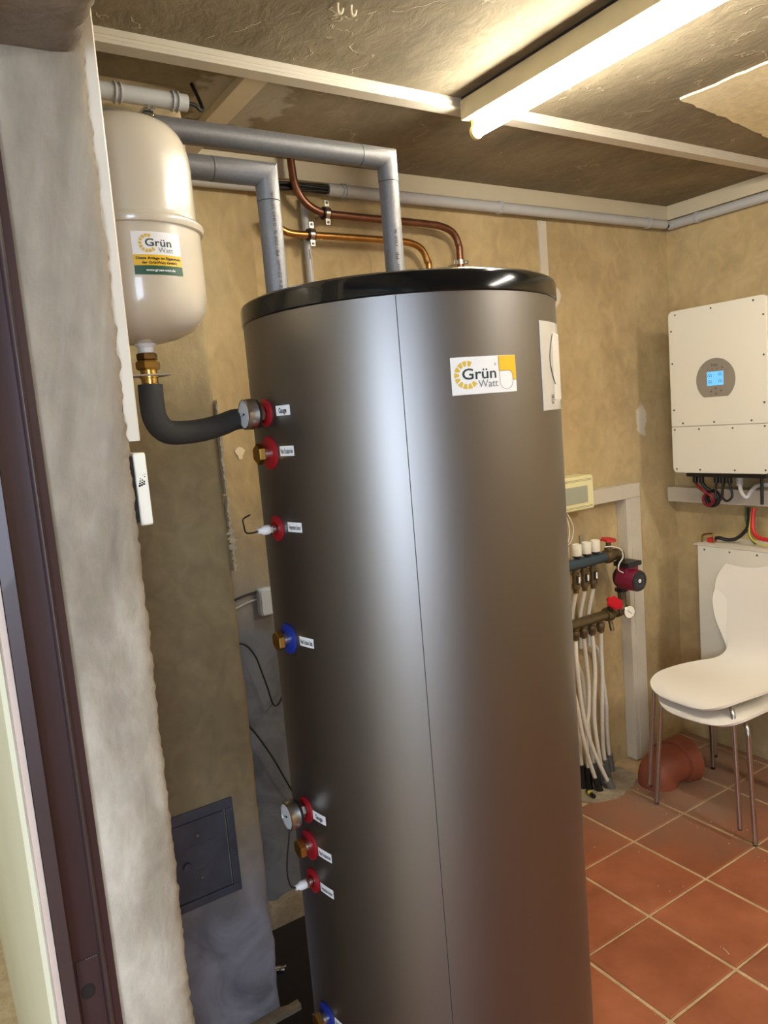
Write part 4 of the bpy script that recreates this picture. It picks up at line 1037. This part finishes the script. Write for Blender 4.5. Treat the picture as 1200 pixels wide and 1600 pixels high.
bm = bmesh.new(); pts = []
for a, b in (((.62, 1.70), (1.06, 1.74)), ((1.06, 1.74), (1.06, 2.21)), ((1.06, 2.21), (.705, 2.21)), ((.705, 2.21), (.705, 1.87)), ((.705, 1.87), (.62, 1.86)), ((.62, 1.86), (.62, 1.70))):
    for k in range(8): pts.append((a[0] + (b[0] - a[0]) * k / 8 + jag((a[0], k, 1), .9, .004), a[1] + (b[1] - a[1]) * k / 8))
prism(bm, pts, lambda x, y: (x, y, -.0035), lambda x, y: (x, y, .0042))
obj('floor_shade_patch', bm, 'floor_shade', FLOOR)  # dark slab standing in for shadow on the recess floor
bm = bmesh.new()
for k in range(12):
    x = .40 + .029 * k
    prism(bm, [(x, 0), (x + .029, 0), (x + .029, .02 + jag((x + .029, 2, 2), 20, .02)), (x, .02 + jag((x, 2, 2), 20, .02))], lambda a, z: (a, 1.866, z), lambda a, z: (a, 1.840 + jag((a, 1, 1), 15, .008), z))
o = obj('mortar_skirt', bm, 'cement'); o['kind'] = 'structure'
# clay drain bend
CP = empty('clay_drain_bend', (2.6, 2.0, 0), 'orange clay drain bend with a wide collar on the floor behind the chair legs', 'drain pipe')
bm = bmesh.new()
tube(bm, [(2.556, 2.0, .0), (2.557, 2.0, .025), (2.568, 1.998, .052), (2.60, 1.99, .068), (2.64, 1.985, .070), (2.67, 1.98, .069)], .084, 28, sm=6, rr=None)
for v in bm.verts: v.co.z = max(v.co.z, .0005)
obj('bend', bm, 'clay', CP, sharp=70)
bm = bmesh.new(); lathe(bm, (2.648, 1.982, .070), (1, -.08, -.02), [(0, .088), (.004, .096), (.045, .100), (.062, .104), (.066, .100), (.066, .088), (.03, .086)], 40)
for v in bm.verts: v.co.z = max(v.co.z, .0005)
obj('collar', bm, 'clay', CP, sharp=50)

# ---------------------------------------------------------------- inverter
IX0, IX1 = 2.80, XR - .03
INV = empty('inverter', (XR, 1.84, 1.32), 'large white wall inverter with a round grey badge and lit blue display', 'inverter')
yl, yr, zb, zt = 2.052, 1.622, 1.322, 2.003
obj('rear_housing', PR(rrect(yr + .012, yl - .012, zb + .02, zt - .02, .02), lambda y, z: (XR - .0005, y, z), lambda y, z: (2.832, y, z)), 'zinc', INV)
obj('front_cover', PR(rrect(yr, yl, 1.5195, zt, .022), lambda y, z: (2.8318, y, z), lambda y, z: (IX0, y, z)) if False else PR([(yl, 1.5195), (yl, zt - .022)] + [(yl - .022 + .022 * math.cos(a), zt - .022 + .022 * math.sin(a)) for a in [math.radians(90 * k / 6) for k in range(1, 7)]] + [(yr + .022 + .022 * math.cos(a), zt - .022 + .022 * math.sin(a)) for a in [math.radians(90 + 90 * k / 6) for k in range(0, 7)]] + [(yr, 1.5195)], lambda y, z: (2.8318, y, z), lambda y, z: (IX0, y, z)), 'panel', INV, bevel=.003)
obj('lower_cover', PR([(yr, 1.5185), (yr, zb + .022)] + [(yr + .022 + .022 * math.cos(a), zb + .022 + .022 * math.sin(a)) for a in [math.radians(180 + 90 * k / 6) for k in range(1, 7)]] + [(yl - .022 + .022 * math.cos(a), zb + .022 + .022 * math.sin(a)) for a in [math.radians(270 + 90 * k / 6) for k in range(0, 7)]] + [(yl, 1.5185)], lambda y, z: (2.8318, y, z), lambda y, z: (IX0, y, z)), 'panel', INV, bevel=.003)
def fx(d): return lambda u, v: (IX0 - d, 1.839 - u, 1.706 + v)      # u to the viewer's right
bp_ = []
R_b = .0865
for k in range(41):
    a = math.radians(-52 + 284 * k / 40); bp_.append((R_b * math.cos(a), R_b * math.sin(a) - .003))
BD = obj('badge', PR(bp_, fx(-.0005), fx(.0012)), 'badge', INV, label='round grey badge cut flat at the bottom')
obj('display', PR([(-.037, -.026), (.036, -.026), (.036, .030), (-.037, .030)], fx(.0012), fx(.0018)), 'screen', BD, label='lit blue display')
bm = bmesh.new()
for cu, cv in ((-.024, .013), (.022, .016), (-.024, -.013), (.022, -.011)):
    for k in range(14):
        a = math.radians(-40 + 260 * k / 14); b = math.radians(-40 + 260 * (k + 1) / 14)
        bm.faces.new([bm.verts.new(fx(.0022)(cu + r * math.cos(t), cv + r * math.sin(t))) for t, r in ((a, .0092), (b, .0092), (b, .0078), (a, .0078))])
    bm.faces.new([bm.verts.new(fx(.0022)(cu + .0028 * math.cos(t), cv + .0028 * math.sin(t))) for t in [2 * PI * k / 8 for k in range(8)]])
obj('display_icons', bm, 'screenmark', BD, fixn=False)
obj('lettering', TX('Deye', -.016, .012, .052, .0095, fx(.0016), bold=.01), 'ink', BD, fixn=False)
bm = bmesh.new()
for u in (-.034, -.012, .010): box(bm, IX0 - .0016, IX0 - .0012, 1.839 - u - .001, 1.839 - u + .001, 1.706 + .037, 1.706 + .043)
lathe(bm, (IX0 - .0012, 1.839 - .032, 1.706 + .043), (-1, 0, 0), [(0, .003), (.0006, .0028)], 12)
for u, v in ((-.020, -.050), (.024, -.048), (.001, -.038), (.001, -.060)): lathe(bm, (IX0 - .0012, 1.839 - u, 1.706 + v), (-1, 0, 0), [(0, .0035), (.0004, .0033)], 12)
obj('button_marks', bm, 'screw', BD)
SC = [(.022, .030), (.5, .017), (.93, .020)]
scr = [(2.017, 1.985), (1.852, 1.988), (1.674, 1.988), (2.038, 1.92), (2.037, 1.785), (2.036, 1.59), (1.635, 1.93), (1.636, 1.78), (1.637, 1.60), (1.995, 1.533), (1.850, 1.533), (1.69, 1.533), (2.036, 1.506), (1.92, 1.506), (1.77, 1.506), (1.637, 1.509), (2.032, 1.338), (1.92, 1.336), (1.765, 1.336), (1.637, 1.338)]
for y, z in scr: obj('screw', LA((IX0 + .0005, y, z), (-1, 0, 0), [(0, .0042), (.0014, .0038), (.0014, .0012), (.0008, 0)], seg=12), 'screw', INV)
obj('connector_strip', B(2.845, 3.04, 1.66, 2.02, 1.300, 1.3415), 'black', INV, bevel=.003)
for y in (2.0, 1.97, 1.90, 1.87, 1.84): obj('gland', K((2.88, y, 1.2995), (2.88, y, 1.272), .011, 12), 'black', INV, label='black cable gland')
for y in (1.795,): obj('gland', K((2.88, y, 1.2995), (2.88, y, 1.265), .013, 16), 'conduit', INV, label='pale cable gland')
obj('antenna', K((2.88, 1.70, 1.2995), (2.88, 1.701, 1.190), .0065, 12), 'black', INV)
def cable(pts, r, m, label, group=None, name='power_cable', sm=8): return thing(obj(name, TB(pts, r, 10, sm=sm), m), label, 'cable', group)
cable([(2.88, 2.0, 1.273), (2.88, 1.99, 1.255), (2.88, 1.966, 1.238), (2.89, 1.95, 1.225)] + [(2.885 + .014 * k / 20, 1.949 + .024 * math.cos(PI / 2 + k * PI / 8), 1.197 + .026 * math.sin(PI / 2 + k * PI / 8)) for k in range(1, 33, 2)], .0062, 'darkred', 'dark red cable wound into the small coil under the inverter')
cable([(2.88, 1.97, 1.273), (2.885, 1.955, 1.25), (2.895, 1.940, 1.235)] + [(2.900 + .012 * k / 20, 1.941 + .028 * math.cos(PI / 2 - k * PI / 8), 1.200 + .032 * math.sin(PI / 2 - k * PI / 8)) for k in range(1, 41, 2)], .0075, 'cable', 'black cable wound round the red one in the coil under the inverter')
cable([(2.88, 1.90, 1.273), (2.88, 1.905, 1.235), (2.875, 1.900, 1.205), (2.87, 1.885, 1.198), (2.875, 1.872, 1.215), (2.88, 1.87, 1.273)], .0048, 'cable', 'thin black cable loop under the inverter, nearer the coil')
cable([(2.885, 1.868, 1.273), (2.878, 1.875, 1.225), (2.872, 1.860, 1.202), (2.872, 1.842, 1.200), (2.878, 1.828, 1.222), (2.88, 1.84, 1.273)], .0048, 'cable', 'thin black cable loop under the inverter, nearer the pale gland')
thing(obj('flexible_conduit', TB([(2.88, 1.795, 1.266), (2.88, 1.787, 1.232), (2.89, 1.772, 1.214), (2.90, 1.757, 1.240), (2.90, 1.735, 1.262), (2.89, 1.70, 1.268), (2.89, 1.62, 1.27), (2.92, 1.50, 1.27)], .0085, 12), 'conduit'), 'pale flexible conduit curving under the inverter', 'conduit')
# battery and its leads
BAT = empty('battery_cabinet', (XR, 1.80, .44), 'white wall-mounted battery cabinet below the inverter, partly behind the chairs', 'battery')
obj('cabinet', B(2.884, XR - .0005, 1.46, 2.002, .455, .995), 'panel', BAT, bevel=.003)
obj('top_flange', B(2.879, XR - .0005, 1.455, 2.020, .9952, .9985), 'panel', BAT)
obj('front_panel', B(2.8795, 2.8838, 1.463, 1.999, .458, .992), 'panel', BAT, bevel=.001)
for y in (1.966, 1.848, 1.727): obj('screw', LA((2.8796, y, .978), (-1, 0, 0), [(0, .0042), (.0014, .0036)], seg=12), 'screw', BAT)
obj('handle', TB([(2.93, 2.010, .998), (2.93, 2.009, 1.022), (2.93, 2.0, 1.033), (2.93, 1.965, 1.040), (2.93, 1.955, 1.032), (2.93, 1.953, .998)], .0042, 10, sm=4), 'brass_dark', BAT, label='bronze-coloured carrying handle')
obj('terminal', B(2.935, 2.965, 1.962, 1.990, .9987, 1.018), 'redcable', BAT, bevel=.002, label='red terminal')
cable([(2.95, 1.955, 1.018), (2.95, 1.935, 1.020), (2.96, 1.905, 1.013), (2.97, 1.87, 1.022), (2.985, 1.835, 1.06), (2.99, 1.826, 1.10), (2.992, 1.825, 1.155)], .008, 'cable', 'black battery cable dropping from the wall duct to the red terminal')
cable([(2.985, 1.80, 1.155), (2.97, 1.797, 1.105), (2.955, 1.785, 1.06), (2.95, 1.755, 1.036), (2.95, 1.70, 1.032), (2.95, 1.60, 1.04)], .0085, 'redcable', 'red battery cable dropping from the wall duct and running right')
cable([(2.995, 1.838, 1.155), (2.998, 1.844, 1.11), (2.99, 1.836, 1.085), (2.98, 1.82, 1.055), (2.965, 1.80, 1.025), (2.95, 1.775, 1.010)], .0045, 'greencable', 'green cable beside the black battery cable')
cable([(2.99, 1.812, 1.155), (2.97, 1.808, 1.10), (2.95, 1.800, 1.05), (2.935, 1.765, 1.020), (2.93, 1.70, 1.008), (2.93, 1.60, 1.010)], .003, 'ygcable', 'thin yellow earth wire running over the battery top')

# ---------------------------------------------------------------- stacked shell chairs
def chair(name, label, c, rz, lift):
    R_ = empty(name, (0, 0, 0), label, 'chair', None)
    # side profile (x, z, half width, sideways dish)
    prof = [(-.268, .438, .040, 0), (-.267, .443, .085, 0), (-.262, .450, .116, .001), (-.250, .459, .143, .002), (-.225, .468, .168, .004), (-.185, .475, .185, .006), (-.135, .477, .195, .008), (-.075, .474, .199, .010), (-.015, .470, .198, .012), (.040, .468, .190, .013), (.085, .470, .176, .012), (.125, .476, .152, .009), (.158, .489, .132, .005), (.182, .509, .121, .002), (.198, .535, .118, 0), (.210, .568, .124, .002), (.219, .605, .138, .006), (.226, .645, .157, .010), (.232, .690, .176, .014), (.238, .735, .187, .017), (.243, .775, .191, .018), (.248, .810, .187, .014), (.253, .842, .175, .010), (.2575, .869, .157, .007), (.261, .891, .135, .004), (.264, .909, .111, .002), (.266, .923, .085, .001), (.2675, .933, .056, 0), (.268, .939, .022, 0)]
    P = [Vector(p[:2] + (0,)) for p in prof]
    sp = smooth([Vector((p[0], p[1], p[2])) for p in prof], 3); dd = smooth([Vector((p[3], 0, 0)) for p in prof], 3)
    nV = 16; grid = []
    for i, q in enumerate(sp):
        a = sp[max(i - 1, 0)]; b = sp[min(i + 1, len(sp) - 1)]
        t = Vector((b.x - a.x, b.y - a.y)).normalized(); nrm = Vector((-t.y, t.x))   # towards the sitter
        row = []
        for k in range(nV + 1):
            s = -1 + 2 * k / nV; y = q.z * math.sin(s * PI / 2)
            ds = dd[i].x * (math.sin(s * PI / 2) ** 2)
            row.append((Vector((q.x + nrm.x * ds, y, q.y + nrm.y * ds)), Vector((nrm.x, 0, nrm.y))))
        grid.append(row)
    bm = bmesh.new(); T = .011
    top = [[bm.verts.new(v) for v, n_ in row] for row in grid]; bot = [[bm.verts.new(v - n_ * T) for v, n_ in row] for row in grid]
    nR = len(grid)
    for i in range(nR - 1):
        for k in range(nV):
            bm.faces.new((top[i][k], top[i][k + 1], top[i + 1][k + 1], top[i + 1][k])); bm.faces.new((bot[i][k], bot[i + 1][k], bot[i + 1][k + 1], bot[i][k + 1]))
    for k in range(nV):
        bm.faces.new((top[0][k], bot[0][k], bot[0][k + 1], top[0][k + 1])); bm.faces.new((top[-1][k], top[-1][k + 1], bot[-1][k + 1], bot[-1][k]))
    for i in range(nR - 1):
        bm.faces.new((top[i][0], top[i + 1][0], bot[i + 1][0], bot[i][0])); bm.faces.new((top[i][-1], bot[i][-1], bot[i + 1][-1], top[i + 1][-1]))
    obj('seat_shell', bm, 'shell', R_, sharp=50)
    def leg(sx, sy):
        foot = Vector((-.212 if sx < 0 else .215, sy * .205, .004))
        kn = Vector((-.196 if sx < 0 else .160, sy * .178, .418)); t2 = Vector((-.178 if sx < 0 else .135, sy * .158, .4455)); hub = Vector((-.04 if sx < 0 else .04, sy * .035, .4515))
        lg = obj('leg', TB([foot, foot.lerp(kn, .5), foot.lerp(kn, .88), kn, t2, t2.lerp(hub, .3), hub], .0092, 14, sm=5), 'chrome', R_)
        obj('foot_cap', LA(foot - Vector((0, 0, .004)), (kn - foot).normalized(), [(0, .0085), (.012, .0095), (.013, .0083)], seg=14), 'black', lg)
    for sx in (-1, 1):
        for sy in (-1, 1): leg(sx, sy)
    obj('hub_plate', K((0, 0, .446), (0, 0, .4585), .06, 32), 'black', R_)
    R_.location = (c[0], c[1], lift); R_.rotation_euler = (0, 0, math.radians(rz))
    return R_
ch1 = chair('shell_chair', 'white lacquered shell chair with thin chrome legs, lower chair of the stack', (2.628, 1.703), 3.5, 0)
ch2 = ch1.copy(); C.objects.link(ch2)
for c_ in list(ch1.children):
    d_ = c_.copy(); C.objects.link(d_); d_.parent = ch2
    for e_ in c_.children:
        g__ = e_.copy(); C.objects.link(g__); g__.parent = d_
ch2.location = (2.621, 1.722, .054); ch2.rotation_euler = (0, 0, math.radians(-2.5))
ch2['label'] = 'white lacquered shell chair with thin chrome legs, top chair of the stack'
ch1['group'] = ch2['group'] = 'white stacked chairs by the battery'

# crumbs and straw on the tiles
for (x, y, a, L_) in ((1.905, 1.17, 1.2, .016),): pass
thing(obj('straw', TB([(1.858, 1.226, .002), (1.862, 1.236, .003), (1.868, 1.252, .002)], .0011, 6), 'debris'), 'tiny pale straw lying on a terracotta tile', 'straw')
bm = bmesh.new()
for k in range(60):
    x = random.choice([random.uniform(1.4, 2.6), random.uniform(2.35, 2.5)]); y = random.uniform(.9, 1.9) if x < 2.34 else random.uniform(1.40, 2.05); r = random.uniform(.0008, .0022)
    bmesh.ops.create_icosphere(bm, subdivisions=1, radius=r, matrix=Matrix.Translation((x, y, r * .6)))
o = obj('plaster_crumbs', bm, 'debris'); o['kind'] = 'stuff'; o['label'] = 'tiny white plaster crumbs scattered over the floor tiles'; o['category'] = 'crumbs'
